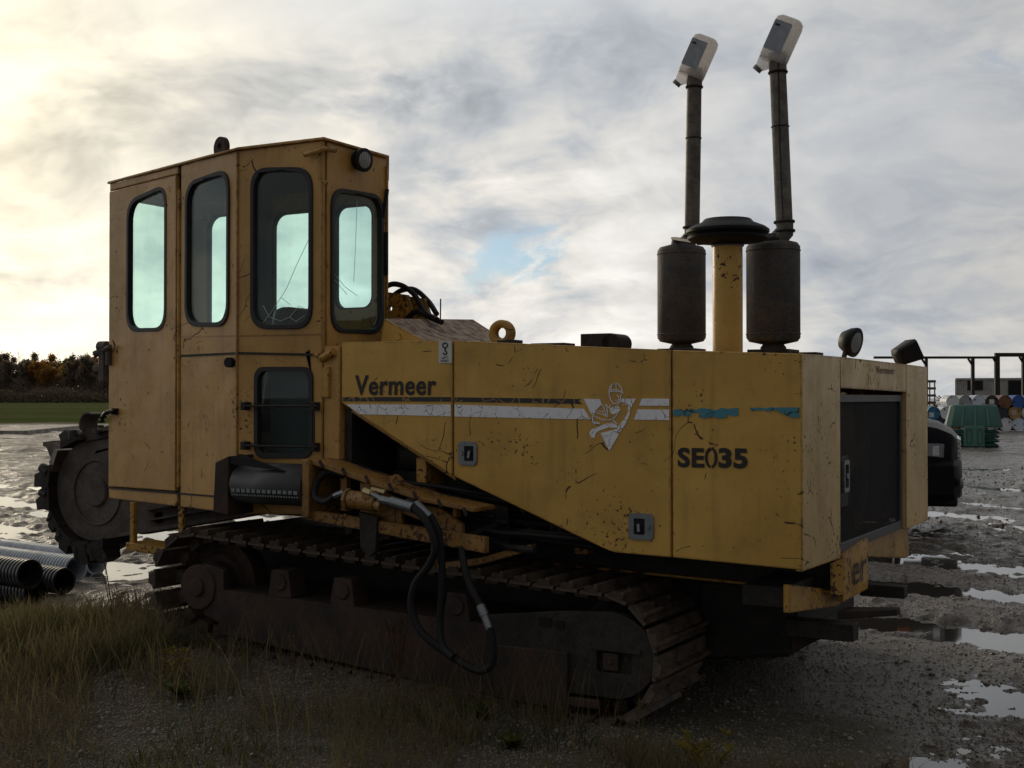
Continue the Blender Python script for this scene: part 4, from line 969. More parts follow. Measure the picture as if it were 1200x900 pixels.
for t_, a_, c_ in skp: b.v += [tuple(lampo+dd*t_+sd_*a_*x_+up_*c_*y_) for x_, y_ in ((-1, -.8), (-.8, -1), (.8, -1), (1, -.8), (1, .8), (.8, 1), (-.8, 1), (-1, .8))]
for i in range(3):
    for j in range(8): b.f.append((i*8+j, i*8+(j+1) % 8, (i+1)*8+(j+1) % 8, (i+1)*8+j))
b.f += [tuple(range(7, -1, -1)), tuple(range(24, 32))]
wl = b.build('work_lamp', M['black'], TM, ang=40); MB().bar(lampo-dd*.04, (-.10, 2.44, 1.65), .025, .012).build('bracket', M['dark'], wl)

# ---- cab
A_, B_ = (-4.516, .432), (-3.099, 0.0); d1 = Vector((A_[0]-B_[0], A_[1]-B_[1])); L1 = d1.length; d1.normalize()
n1 = Vector((-d1.y, d1.x, 0)); n1 = n1 if n1.y < 0 else -n1          # outward normal of the angled front side
facet = lambda s, t: (B_[0]+d1.x*s, B_[1]+d1.y*s, t)
cabside = lambda s, t: (s, 0.0, t)
cabrear = lambda s, t: (-2.525, s, t)
CW = 1.15; farw = lambda s, t: (s, CW, t); frontw = lambda s, t: (-4.516, s, t)
ZB, ZT = .875, 2.835
win1 = qrect([(.772, 1.898), (1.232, 1.912), (1.232, 2.688), (.772, 2.738)], .12)
win2 = qrect([(.092, 1.900), (.535, 1.918), (.535, 2.715), (.092, 2.742)], .12)
win3 = qrect([(-2.992, 1.880), (-2.602, 1.870), (-2.602, 2.690), (-2.992, 2.722)], .11)
winL = qrect([(-2.963, 1.190), (-2.597, 1.197), (-2.597, 1.648), (-2.963, 1.652)], .065)
win4 = qrect([(.078, 1.852), (.530, 1.866), (.530, 2.612), (.078, 2.592)], .11)
t_ = .020
cab = MB()
cab.prism([[(0.0, ZB), (.605, ZB), (.605, 1.738), (.605, ZT), (0.0, ZT)], win2], facet, (-n1.x*t_, -n1.y*t_, 0))
cab.prism([[(-3.097, ZB), (-2.525, ZB+.02), (-2.525, ZT), (-3.097, ZT)], win3, winL], cabside, (0, t_, 0))
cab.prism([[(.036, 1.70), (.571, 1.70), (.571, ZT), (.036, ZT)], win4], cabrear, (-t_, 0, 0))
cab.prism([[(.64, ZB), (L1, ZB), (L1, .935), (.64, .948)]], facet, (-n1.x*t_, -n1.y*t_, 0))
cab.prism([[(.64, 2.792), (L1, 2.792), (L1, ZT), (.64, ZT)]], facet, (-n1.x*t_, -n1.y*t_, 0))
cabo = cab.build('cab', M['cab'], TM, bevel=0.004)
farwin = [rrect(-4.374, -3.98, 1.88, 2.715, .09), rrect(-3.821, -3.41, 1.88, 2.69, .09), rrect(-3.32, -3.03, 2.05, 2.70, .07)]
fw = MB().prism([[(-4.514, ZB), (-2.95, ZB), (-2.95, ZT), (-4.514, ZT)]]+farwin, farw, (0, .03, 0))
fr_ = [(-2.527, .573), (-2.952, CW)]; e_ = Vector((fr_[1][0]-fr_[0][0], fr_[1][1]-fr_[0][1], 0)); el = e_.length; e_.normalize()
fw.prism([[(0, 1.70), (el, 1.70), (el, ZT), (0, ZT)]], lambda s, t: (fr_[0][0]+e_.x*s, fr_[0][1]+e_.y*s, t), (-.02, -.014, 0))
fw.prism([[(.436, ZB), (CW, ZB), (CW, ZT), (.436, ZT)], rrect(.475, 1.07, 1.40, 2.76, .10)], frontw, (.03, 0, 0))
fw.build('far_walls', M['cab'], cabo, bevel=.003)
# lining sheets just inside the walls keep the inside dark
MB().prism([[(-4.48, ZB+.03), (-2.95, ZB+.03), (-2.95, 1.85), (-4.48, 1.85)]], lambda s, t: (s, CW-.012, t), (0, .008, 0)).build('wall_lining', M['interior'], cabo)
plan = [(-2.525, 0), (-3.099, 0), A_, (-4.516, CW+.03), (-2.95, CW+.03), (-2.525, .571)]
def grow(pl, g_):
    cx_ = sum(q_[0] for q_ in pl)/len(pl); cy_ = sum(q_[1] for q_ in pl)/len(pl)
    return [(cx_+(x-cx_)*(1+g_/abs(math.hypot(x-cx_, y-cy_))), cy_+(y-cy_)*(1+g_/abs(math.hypot(x-cx_, y-cy_)))) for x, y in pl]
roof = MB().prism([grow(plan, .022)], lambda s, t: (s, t, ZT+.001), (0, 0, .014)).build('roof', M['cab'], cabo, bevel=.003)
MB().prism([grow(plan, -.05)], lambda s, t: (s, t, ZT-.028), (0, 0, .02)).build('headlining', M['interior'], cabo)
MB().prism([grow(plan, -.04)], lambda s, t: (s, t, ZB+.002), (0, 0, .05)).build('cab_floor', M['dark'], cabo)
# door in the angled side
door = MB().prism([[(.652, .962), (L1-.004, .948), (L1-.004, 2.785), (.652, 2.785)], win1], lambda s, t: (facet(s, t)[0]+n1.x*.006, facet(s, t)[1]+n1.y*.006, t), (-n1.x*.026, -n1.y*.026, 0)).build('door', M['cab'], cabo, bevel=.004)
MB().cyl((*facet(.622, 0)[:2], .985), (*facet(.622, 0)[:2], 2.70), .011, n=10).build('door_hinge', M['yellow_worn'], cabo)
# window gaskets and panes
def window(poly, fmap, out_dir, par=None):
    o3 = Vector(out_dir); out_poly = inset(poly, -.013); in_poly = inset(poly, .011)
    f_ = lambda s, t: tuple(Vector(fmap(s, t))+o3*.010)
    MB().prism([out_poly, in_poly], f_, tuple(-o3*.034)).build('window_gasket', M['gasket'], par or cabo, bevel=.004)
    g_ = lambda s, t: tuple(Vector(fmap(s, t))-o3*.008)
    MB().prism([inset(poly, .010)], g_, tuple(-o3*.005)).build('window_pane', M['glass'], par or cabo, smooth=False)
window(win1, facet, tuple(n1)); window(win2, facet, tuple(n1)); window(win3, cabside, (0, -1, 0)); window(winL, cabside, (0, -1, 0)); window(win4, cabrear, (1, 0, 0))
for q_ in farwin: window(q_, lambda s, t: (s, CW+.03, t), (0, 1, 0))
window(rrect(.475, 1.07, 1.40, 2.76, .10), frontw, (-1, 0, 0))
MB().prism([rrect(-2.95, -2.61, 1.20, 1.64, .06)], lambda s, t: (s, .10, t), (0, .01, 0)).build('dark_pane_backing', M['interior'], cabo)  # dark sheet added behind the lower pane, standing in for the unlit inside
# rib seams, drip moulding, trim on the cab skin
for a_, b_ in (((0.0, 1.741), (.60, 1.741)),):
    MB().bar((*facet(a_[0], 0)[:2], 1.740), (*facet(b_[0], 0)[:2], 1.740), .010, .012).build('seam_strip', M['dark'], cabo)
MB().bar((-3.098, -.001, 1.741), (-2.530, -.001, 1.722), .010, .012).build('seam_strip', M['dark'], cabo)
MB().bar((*facet(0.0, 0)[:2], 1.835), (*facet(.60, 0)[:2], 1.85), .004, .008).build('seam_strip', M['cab'], cabo)
MB().bar((-3.095, -.001, 1.835), (-2.545, -.001, 1.83), .004, .008).build('seam_strip', M['cab'], cabo)
MB().bar((*facet(.02, 0)[:2], .958), (*facet(.64, 0)[:2], .950), .008, .010).bar((*facet(.64, 0)[:2], .953), (*facet(L1-.01, 0)[:2], .939), .014, .010).build('seam_strip', M['dark'], cabo)
MB().cyl((-3.099, -.002, ZB+.1), (-3.099, -.002, ZT-.01), .008, n=8).build('corner_bead', M['cab'], cabo)
MB().cyl((-2.527, -.003, 1.72), (-2.527, -.003, ZT-.01), .008, n=8).build('corner_bead', M['cab'], cabo)
MB().bar((-2.519, .57, 1.8), (-2.519, .57, 2.79), .014, .014).build('edge_trim', M['yellow_worn'], cabo)
MB().bar((-2.512, .53, 2.50), (-2.512, .565, 2.66), .02, .012).bar((-2.512, .556, 2.18), (-2.512, .556, 2.42), .02, .014).build('trim_clip', M['dark'], cabo)
# roof lifting eye, side bracket, lamp
le = facet(.285, 0); ln_ = d1
MB().prism([[(.062*math.cos(R(a_)), max(-.05, .062*math.sin(R(a_)))) for a_ in range(-60, 241, 15)], [(.018*math.cos(R(a_)), .008+.018*math.sin(R(a_))) for a_ in range(0, 360, 24)]],
            lambda s, t: (le[0]+.02+d1.x*s, le[1]+.05+d1.y*s, ZT+.064+t), (0.01, .03, 0)).build('lifting_eye', M['frame'], roof, bevel=.003)
l3 = lamp((-2.475, .285, 2.775), (1, -.15, -.12), .062, 'work_lamp', (-2.53, .285, 2.79))
hb_ = MB().tube([(-2.62, -.03, 2.765), (-2.53, -.035, 2.772), (-2.50, -.02, 2.785), (-2.49, .06, 2.79)], .014, 8).bar((-2.53, -.012, 2.63), (-2.53, -.012, 2.77), .016, .016).bar((-2.53, -.012, 2.64), (-2.49, -.012, 2.605), .014, .014).build('roof_bracket', M['yellow_worn'], cabo)
# lower window guard bars
for z_ in (1.455, 1.244):
    MB().cyl((-3.03, -.045, z_), (-2.525, -.045, z_+.002), .006, n=8).build('guard_bar', M['dark'], cabo)
    for x_ in (-3.02, -2.555): MB().box(x_-.016, x_+.016, -.05, .0, z_-.022, z_+.022).build('bar_clip', M['dark'], cabo, bevel=.004)
MB().cyl((-2.545, -.045, 1.23), (-2.545, -.045, 1.47), .005, n=8).build('guard_bar', M['dark'], cabo)
MB().cyl((-3.14, -.03, 1.69), (-3.14, .0, 1.69), .028, n=14).build('rubber_stop', M['black'], cabo)
# post between cab and hood with its hinge
MB().box(-2.514, -2.412, -.004, .10, 1.18, 1.765).build('corner_post', M['cab'], TM, bevel=.004)
MB().box(-2.520, -2.47, -.02, .0, 1.50, 1.66).build('hinge_plate', M['yellow_worn'], TM, bevel=.003)
MB().cyl((-2.52, -.02, 1.70), (-2.44, -.02, 1.735), .02, n=10).build('hinge', M['yellow_worn'], TM)
MB().cyl((-2.56, -.02, 1.725), (-2.53, -.02, 1.715), .014, n=10).build('hinge_pin', M['yellow_worn'], TM)
# door-edge mirror bracket and grab handle at the front edge
mb = MB().box(-4.60, -4.555, .42, .48, 1.60, 1.80).cyl((-4.62, .45, 1.82), (-4.55, .45, 1.82), .035, n=14).box(-4.56, -4.48, .40, .44, 1.79, 1.805).cyl((-4.49, .40, 1.70), (-4.49, .40, 1.81), .018, n=10).box(-4.66, -4.59, .43, .48, 1.665, 1.70)
mb.cyl((-4.50, .385, 1.80), (-4.44, .37, 1.815), .016, n=8).cyl((-4.585, .44, 1.79), (-4.635, .42, 1.77), .022, n=10).build('door_latch_bracket', M['boom'], cabo, bevel=.004)
MB().tube([(-4.40, .36, 1.415), (-4.47, .37, 1.41), (-4.53, .40, 1.39), (-4.57, .42, 1.35)], .013, 8).box(-4.43, -4.39, .37, .40, 1.395, 1.435).build('grab_handle', M['black'], cabo)
for k in range(4): MB().box(-4.565-.012*k, -4.545-.012*k, .40, .44, 1.37-.028*k, 1.385-.028*k).build('handle_rung', M['black'], cabo)
# seat and controls inside
seat = MB().box(-3.70, -3.25, .42, .88, 1.30, 1.42).build('seat', M['black'], cabo, bevel=.05)
MB().hexa([(-3.32, .42, 1.40), (-3.22, .42, 1.40), (-3.22, .88, 1.40), (-3.32, .88, 1.40)], [(-3.22, .42, 2.02), (-3.08, .42, 2.02), (-3.08, .90, 2.02), (-3.22, .90, 2.02)]).build('seat_back', M['black'], cabo, bevel=.045)
MB().lathe([(.01, -.05), (.06, -.045), (.075, 0), (.06, .045), (.01, .05)], (-3.64, .60, 1.985), 14).build('control_lever', M['black'], cabo)
MB().tube([(-3.66, .58, 1.3), (-3.68, .60, 1.7), (-3.64, .60, 1.97)], .018, 8).tube([(-3.76, .62, 1.85), (-3.75, .63, 1.92), (-3.66, .63, 1.945)], .012, 8).build('control_rod', M['black'], cabo)
MB().box(-3.88, -3.80, CW-.08, CW-.02, 1.0, 2.8).build('inner_pillar', M['interior'], cabo)
# cracks in two panes
M['crack'] = plain('crack_glint', (0.55, 0.60, 0.58), 0.4)
def crack(pts, fmap, out_dir):
    b_ = MB()
    for seg in pts: b_.tube([tuple(Vector(fmap(*q_))+Vector(out_dir)*.001) for q_ in seg], .0014, 5, 1)
    b_.build('glass_crack', M['crack'], cabo)
crack([[(-2.62, 2.32), (-2.70, 2.19), (-2.76, 2.08), (-2.80, 2.03), (-2.86, 1.96), (-2.92, 1.90)], [(-2.80, 2.03), (-2.74, 1.99)], [(-2.92, 1.99), (-2.88, 1.93), (-2.80, 1.905), (-2.74, 1.925), (-2.68, 1.98), (-2.63, 1.96)], [(-2.74, 1.925), (-2.70, 1.90), (-2.64, 1.93)]], cabside, (0, 0.008, 0))
crack([[(.30, 2.56), (.285, 2.3), (.27, 2.12)], [(.10, 2.15), (.19, 2.09), (.30, 2.05)], [(.10, 2.12), (.21, 2.05)]], cabrear, (-.008, 0, 0))

# ---- access step
stp = MB().box(-4.12, -4.085, .22, .25, .60, .88).build('step', M['yellow_worn'], TM, bevel=.003)
MB().box(-3.735, -3.695, .22, .25, .58, .89).build('step_side', M['yellow_worn'], stp, bevel=.003)
MB().hexa([(-4.12, .19, .60), (-3.695, .19, .575), (-3.695, .40, .575), (-4.12, .40, .60)], [(-4.12, .19, .645), (-3.695, .19, .62), (-3.695, .40, .62), (-4.12, .40, .645)]).build('step_tread', M['yellow_worn'], stp, bevel=.003)

# ---- chassis and rear frame
MB().box(-3.6, -.25, .75, 1.85, .36, .74).build('chassis', M['dark'], TM, bevel=.01)
MB().hexa([(-.72, .68, .20), (-.26, .68, .26), (-.26, 1.9, .26), (-.72, 1.9, .20)], [(-.72, .68, .60), (-.26, .68, .60), (-.26, 1.9, .60), (-.72, 1.9, .60)]).build('belly_tank', M['dark'], TM, bevel=.02)
MB().hexa([(-2.30, .58, .665), (-.02, .58, .605), (-.02, .64, .605), (-2.30, .64, .665)], [(-2.30, .58, .745), (-.02, .58, .745), (-.02, .64, .745), (-2.30, .64, .745)]).build('frame_rail', M['dark'], TM, bevel=.004)
MB().bar((-2.30, .56, .668), (-.02, .56, .608), .05, .012).build('rail_lip', M['yellow_worn'], TM)
MB().hexa([(-.02, .50, .595), (.035, .53, .60), (.035, .665, .60), (-.02, .665, .595)], [(-.02, .50, .745), (.035, .56, .762), (.035, .665, .762), (-.02, .665, .745)]).build('rail_end', M['yellow_worn'], TM, bevel=.004)
bmp = MB().prism([[(.67, .545), (1.15, .545), (1.15, .80), (.67, .765)]], lambda s, t: (-.005, s, t), (-.03, 0, 0)).build('bumper_plate', M['yellow_worn'], TM, bevel=.003)
text_obj('lettering', 'eer', lambda s, t: (.003, .69+s, .60+t), 0.40, 0.105, M['text'], bmp, 0.1, 0.004, 1.15)
MB().prism([[(.02, .585), (.80, .505), (.95, .54), (.67, .60), (.02, .705)]], lambda s, t: (-.06, s, t), (-.03, 0, 0)).build('lower_plate', M['yellow_worn'], TM, bevel=.003)
MB().box(-.30, -.10, .10, 1.1, .59, .68).build('cross_member', M['dark'], TM, bevel=.004)
MB().prism([[(1.16, .70), (2.44, .55), (2.50, .55), (2.50, .745), (1.16, .79)]], lambda s, t: (-.10, s, t), (-.03, 0, 0)).build('rear_apron', M['yellow_worn'], TM, bevel=.003)
MB().box(-.42, -.10, 2.50, 2.54, .55, .745).build('apron_side', M['yellow_worn'], TM, bevel=.003)
MB().box(-.42, -.30, 2.545, 2.62, .56, .74).build('mounting_block', M['yellow_worn'], TM, bevel=.006)
MB().box(-.05, .17, 1.16, 1.24, .505, .565).build('tow_bar', M['dark'], TM, bevel=.004)
MB().hexa([(-.05, .74, .45), (.20, .86, .47), (.20, .94, .47), (-.05, .92, .45)], [(-.05, .74, .485), (.20, .86, .50), (.20, .94, .50), (-.05, .92, .485)]).build('tow_hook', M['frame'], TM, bevel=.004)
MB().box(-.26, .06, .60, .70, .375, .455).build('drag_beam', M['dark'], TM, bevel=.004)
MB().hexa([(-.40, .70, .22), (-.26, .70, .28), (-.26, 1.0, .28), (-.40, 1.0, .22)], [(-.40, .70, .40), (-.04, .70, .40), (-.04, 1.0, .40), (-.40, 1.0, .40)]).build('tow_shackle_plate', M['frame'], TM, bevel=.004)

# ---- crawler tracks
CR, CF = Vector((-.96, 0, .312)), Vector((-3.42, 0, .312+2.46*math.tan(R(3.3)))); RT = .280
ax_ = (CF-CR); ln = ax_.length; ax_.normalize(); nrm = Vector((ax_.z, 0, -ax_.x)); nrm = nrm if nrm.z > 0 else -nrm
per = 2*ln+2*math.pi*RT; NS = 54
def path(s):
    s %= per
    if s < ln: return CR+ax_*s+nrm*RT, ax_, nrm
    s -= ln
    if s < math.pi*RT:
        a = s/RT; o_ = nrm*math.cos(a)+ax_*math.sin(a); return CF+o_*RT, ax_*math.cos(a)-nrm*math.sin(a), o_
    s -= math.pi*RT
    if s < ln: return CF-ax_*s-nrm*RT, -ax_, -nrm
    s -= ln; a = s/RT; o_ = -nrm*math.cos(a)-ax_*math.sin(a)
    return CR+o_*RT, -ax_*math.cos(a)+nrm*math.sin(a), o_
# shoe: x along the path, y across, z outwards
sh = MB(); hl = per/NS/2
pf = [(-hl+.004, 0), (hl-.010, 0), (hl-.010, .016), (hl-.030, .018), (hl-.036, .050), (hl-.052, .050), (hl-.058, .018), (-hl+.012, .016), (-hl+.004, .010)]
sh.prism([pf], lambda s, t: (s, 0.0, t), (0, .62, 0))
sh.hexa([(-hl+.02, .0, .012), (hl-.03, .0, .012), (hl-.03, .03, .012), (-hl+.02, .03, .012)], [(-hl+.035, -.008, .040), (hl-.045, -.008, .040), (hl-.045, .016, .040), (-hl+.035, .016, .040)])
sh.box(-hl+.02, hl-.03, .17, .25, -.05, .002).box(-hl+.02, hl-.03, .37, .45, -.05, .002)
for y_ in (.21, .41): 
    for x_ in (-.03, .012): sh.cyl((x_, y_, .012), (x_, y_, .028), .011, n=6)
shoe_me = sh.mesh('track_shoe', M['track'])
for y0_ in (0.0, 1.98):
    fr_ = MB()
    fr_.prism([[(-3.25, .215), (-1.5, .052), (-1.5, .41), (-3.25, .452)]], lambda s, t: (s, y0_+.02, t), (0, .56, 0))
    tk = fr_.build('track_frame', M['frame'], TM, bevel=.008)
    arc = [(-.905+.235*math.cos(R(a_)), .322+.20*math.sin(R(a_))) for a_ in range(-75, 91, 15)]
    MB().prism([[(-1.56, .13)]+arc+[(-1.16, .505), (-1.56, .455)], rrect(-.965, -.79, .245, .345, .012, 2)], lambda s, t: (s, y0_+.012, t), (0, .03, 0)).build('drive_guard', M['dark'], tk, bevel=.004)
    MB().box(-.985, -.77, y0_+.05, y0_+.06, .225, .365).build('guard_backing', M['dark'], tk)
    MB().box(-.935, -.86, y0_+.016, y0_+.05, .255, .335).cyl((-.897, y0_+.008, .295), (-.897, y0_+.02, .295), .014, n=10).build('axle_block', M['frame'], tk, bevel=.003)
    MB().bar((-1.0, y0_+.004, .358), (-.74, y0_+.004, .356), .016, .020).build('guard_lip', M['dark'], tk)
    MB().box(-1.26, -1.20, y0_+.004, y0_+.014, .43, .47).box(-1.17, -1.13, y0_+.004, y0_+.014, .425, .462).build('guard_slot', M['black'], tk)
    MB().hexa([(-1.50, y0_-.012, .072), (-1.105, y0_-.012, .050), (-1.105, y0_+.012, .050), (-1.50, y0_+.012, .072)], [(-1.50, y0_-.012, .322), (-1.105, y0_-.012, .322), (-1.105, y0_+.012, .322), (-1.50, y0_+.012, .322)]).build('skid_plate', M['frame'], tk, bevel=.006)
    MB().box(-1.10, -.95, y0_-.004, y0_+.03, .075, .115).build('skid_tab', M['frame'], tk, bevel=.004)
    for x_, z_ in ((-2.83, .50), (-2.42, .485), (-1.73, .46)):
        MB().hexa([(x_-.08, y0_+.03, z_-.06), (x_+.08, y0_+.03, z_-.06), (x_+.08, y0_+.16, z_-.06), (x_-.08, y0_+.16, z_-.06)], [(x_-.055, y0_+.03, z_+.085), (x_+.055, y0_+.03, z_+.085), (x_+.055, y0_+.16, z_+.085), (x_-.055, y0_+.16, z_+.085)]).cyl((x_, y0_+.02, z_+.02), (x_, y0_+.2, z_+.02), .045, n=14).build('carrier_roller', M['frame'], tk, bevel=.006)
    MB().lathe([(.06, -.10), (.16, -.10), (.18, -.07), (.235, -.06), (.235, .06), (.18, .07), (.16, .10), (.06, .10)], (CF.x, y0_+.31, CF.z), 28, (0, 1, 0)).build('idler_wheel', M['frame'], tk)
    MB().cyl((CF.x+.02, y0_+.02, CF.z), (CF.x+.02, y0_+.22, CF.z), .125, n=24).cyl((CF.x+.02, y0_+.005, CF.z), (CF.x+.02, y0_+.03, CF.z), .05, n=16).build('idler_hub', M['frame'], tk, bevel=.006)
    MB().hexa([(-3.36, y0_+.03, .30), (-3.22, y0_+.03, .26), (-3.22, y0_+.08, .26), (-3.36, y0_+.08, .30)], [(-3.36, y0_+.03, .585), (-3.22, y0_+.03, .56), (-3.22, y0_+.08, .56), (-3.36, y0_+.08, .585)]).build('idler_bracket', M['frame'], tk, bevel=.006)
    MB().lathe([(.05, -.12), (.19, -.12), (.22, -.04), (.235, -.03), (.235, .03), (.22, .04), (.19, .12), (.05, .12)], (CR.x, y0_+.31, CR.z), 22, (0, 1, 0)).build('drive_sprocket', M['dark'], tk)
    for k in range(6):
        x_ = -1.35-k*.33; zb = .052+(-1.5-x_)*math.tan(R(5.3)) if x_ < -1.5 else .06
        MB().lathe([(.05, -.18), (.095, -.18), (.095, -.13), (.075, -.12), (.075, .12), (.095, .13), (.095, .18), (.05, .18)], (x_, y0_+.31, .125+(-.96-x_)*math.tan(R(3.3))), 18, (0, 1, 0)).build('track_roller', M['frame'], tk)
    for k in range(NS):
        c_, t_d, n_d = path((k+.35)*per/NS); o = link('track_shoe', shoe_me, tk)
        yv = Vector((0, 1, 0)); x_d = yv.cross(n_d)
        o.matrix_local = Matrix(((x_d.x, 0, n_d.x, c_.x), (x_d.y, 1, n_d.y, y0_), (x_d.z, 0, n_d.z, c_.z), (0, 0, 0, 1)))

# ---- side discharge conveyor end under the cab
cvy = MB().hexa([(-3.09, -.20, .90), (-2.985, -.20, .885), (-2.985, .10, .885), (-3.09, .10, .90)], [(-3.075, -.20, 1.16), (-2.985, -.20, 1.195), (-2.985, .10, 1.20), (-3.06, .10, 1.21)]).build('conveyor_frame', M['frame'], TM, bevel=.006)
MB().cyl((-2.982, -.11, 1.045), (-2.50, -.11, 1.052), .088, n=24).build('conveyor_roller', M['dark'], cvy)
bl = MB(); bn = 30; bp_ = []
for k in range(bn+1):
    a_ = R(95-200*k/bn); bp_.append((-.11-.102*math.cos(a_-math.pi/2+math.pi/2)*0+(-.102*math.sin(R(5+170*k/bn))), 1.047+.102*math.cos(R(5+170*k/bn))))
bp_ = [(.75, 1.185)]+[(.2, 1.165)]+bp_+[(.2, .935), (.75, .95)]
for x_ in (-2.965, -2.505): bl.v += [(x_, y_, z_) for y_, z_ in bp_]
k = len(bp_); bl.f += [(i, i+1, k+i+1, k+i) for i in range(k-1)]
bo = bl.build('conveyor_belt', M['belt'], cvy, ang=60); so = bo.modifiers.new('solid', 'SOLIDIFY'); so.thickness = .008; so.offset = -1
for k in range(13):
    x_ = -2.945+k*.034; MB().box(x_, x_+.024, -.222, -.212, 1.012, 1.030).build('belt_lacing', M['steel'], cvy)
for k in range(26):
    x_ = -2.945+k*.017; MB().box(x_, x_+.009, -.218, -.210, .994, 1.002).build('lacing_pin', M['steel'], cvy)
MB().prism([[(-2.98, 1.195), (-2.90, 1.20), (-2.62, 1.125), (-2.98, 1.155)]], lambda s, t: (s, -.19, t), (0, .02, 0)).build('belt_wiper', M['rubber'], cvy)
MB().cyl((-3.0, -.16, 1.075), (-2.985, -.16, 1.075), .035, n=12).cyl((-3.0, -.16, 1.0), (-2.985, -.16, 1.0), .018, n=10).build('bearing', M['brass'], cvy)
# yellow arm frame to its right
arm = MB().prism([[(-2.50, .895), (-2.455, .895), (-2.455, 1.19), (-2.50, 1.19)]], lambda s, t: (s, -.20, t), (0, .26, 0)).build('conveyor_arm', M['arm'], TM, bevel=.004)
def armpart(nm, pl, y=-.16, dp=.05, mat='arm'): return MB().prism([pl], lambda s, t: (s, y, t), (0, dp, 0)).build(nm, M[mat], arm, bevel=.003)
armpart('top_bar', [(-2.455, 1.165), (-2.10, 1.075), (-1.78, 1.00), (-1.50, .965), (-1.50, .985), (-1.78, 1.022), (-2.10, 1.105), (-2.455, 1.19)], -.18, .20)
armpart('bottom_bar', [(-2.50, .885), (-1.45, .775), (-1.45, .85), (-2.50, .935)], -.17, .04)
armpart('web_plate', [(-2.20, .92), (-1.95, .88), (-1.95, 1.00), (-2.12, 1.07), (-2.20, 1.08)], -.12, .03)
armpart('web_plate', [(-1.95, .94), (-1.70, .87), (-1.66, .80), (-1.60, .80), (-1.60, .90), (-1.72, .97), (-1.95, 1.0)], -.13, .03)
armpart('back_plate', [(-2.45, .90), (-1.48, .78), (-1.48, .97), (-2.10, 1.06), (-2.45, 1.14)], .10, .03, 'dark')
armpart('upright', [(-2.335, .93), (-2.295, .93), (-2.295, 1.12), (-2.335, 1.12)], -.10, .04)
armpart('upright', [(-1.66, .93), (-1.635, .93), (-1.635, 1.0), (-1.66, 1.0)], -.12, .04)
armpart('lug', [(-2.02, 1.065), (-1.965, 1.05), (-1.955, 1.10), (-1.99, 1.125), (-2.02, 1.115)], -.12, .03)
armpart('hanging_bracket', [(-1.86, .66), (-1.825, .66), (-1.825, .78), (-1.86, .78)], .0, .04)
armpart('brace', [(-1.86, .645), (-1.60, .69), (-1.30, .78), (-1.30, .81), (-1.60, .725), (-1.86, .68)], .0, .05)
armpart('motor_plate', [(-2.15, .76), (-2.10, .72), (-2.06, .75), (-2.05, .92), (-2.16, .94)], -.185, .03, 'dark')
mt = MB().cyl((-2.20, -.20, 1.0), (-2.04, -.20, .99), .045, n=16).cyl((-2.22, -.2, 1.0), (-2.20, -.2, 1.0), .055, n=8).box(-2.10, -2.03, -.24, -.17, .99, 1.05).cyl((-2.04, -.21, .985), (-1.99, -.22, .975), .03, n=12).build('hydraulic_motor', M['arm'], TM, bevel=.003)
for a_, b_, r_, mn in (((-2.10, -.22, 1.045), (-2.05, -.23, 1.035), .020, 'brass'), ((-2.05, -.23, 1.035), (-1.98, -.24, 1.01), .014, 'steel'), ((-1.99, -.24, 1.01), (-1.90, -.25, 1.0), .021, 'steel'), ((-2.22, -.22, 1.035), (-2.28, -.22, 1.015), .017, 'steel'), ((-2.07, -.2, 1.05), (-1.99, -.20, 1.04), .016, 'brass')):
    MB().cyl(a_, b_, r_, r_*.9, n=10).build('fitting', M[mn], mt)
for nm, pts, r_ in (('hose', [(-2.28, -.22, 1.015), (-2.34, -.21, .985), (-2.42, -.19, 1.0), (-2.43, -.17, 1.07), (-2.38, -.15, 1.125), (-2.30, -.12, 1.11)], .017),
                    ('hose', [(-1.90, -.25, 1.0), (-1.80, -.26, .985), (-1.71, -.27, .92), (-1.66, -.27, .81), (-1.70, -.26, .72), (-1.78, -.26, .62), (-1.80, -.26, .51), (-1.745, -.26, .40), (-1.62, -.25, .32), (-1.50, -.25, .265), (-1.42, -.25, .25), (-1.372, -.24, .29), (-1.37, -.24, .38), (-1.385, -.24, .45)], .019),
                    ('hose', [(-1.85, -.22, 1.005), (-1.77, -.22, .98), (-1.69, -.22, .90), (-1.66, -.22, .78), (-1.655, -.22, .62), (-1.665, -.22, .44), (-1.64, -.24, .345), (-1.56, -.27, .30)], .018),
                    ('hose', [(-1.44, -.23, .545), (-1.50, -.22, .63), (-1.545, -.20, .72), (-1.58, -.15, .80), (-1.56, -.05, .86), (-1.48, .1, .90)], .018),
                    ('hose', [(-2.30, -.05, 1.10), (-2.10, -.05, 1.045), (-1.9, -.05, 1.0), (-1.7, -.04, .965), (-1.5, .0, .93)], .014),
                    ('hose', [(-2.28, -.02, 1.07), (-2.10, -.02, 1.015), (-1.9, -.02, .965), (-1.7, -.01, .93), (-1.45, .05, .90)], .014)):
    MB().tube(pts, r_, 10).build(nm, M['rubber'], TM)
for a_, b_, r_ in (((-1.385, -.24, .44), (-1.415, -.235, .50), .019), ((-1.415, -.235, .50), (-1.44, -.23, .545), .023), ((-1.92, -.255, 1.005), (-1.79, -.26, .98), .026), ((-1.80, -.225, .995), (-1.72, -.225, .935), .025)):
    MB().cyl(a_, b_, r_, n=12).build('hose_ferrule', M['steel'], TM)

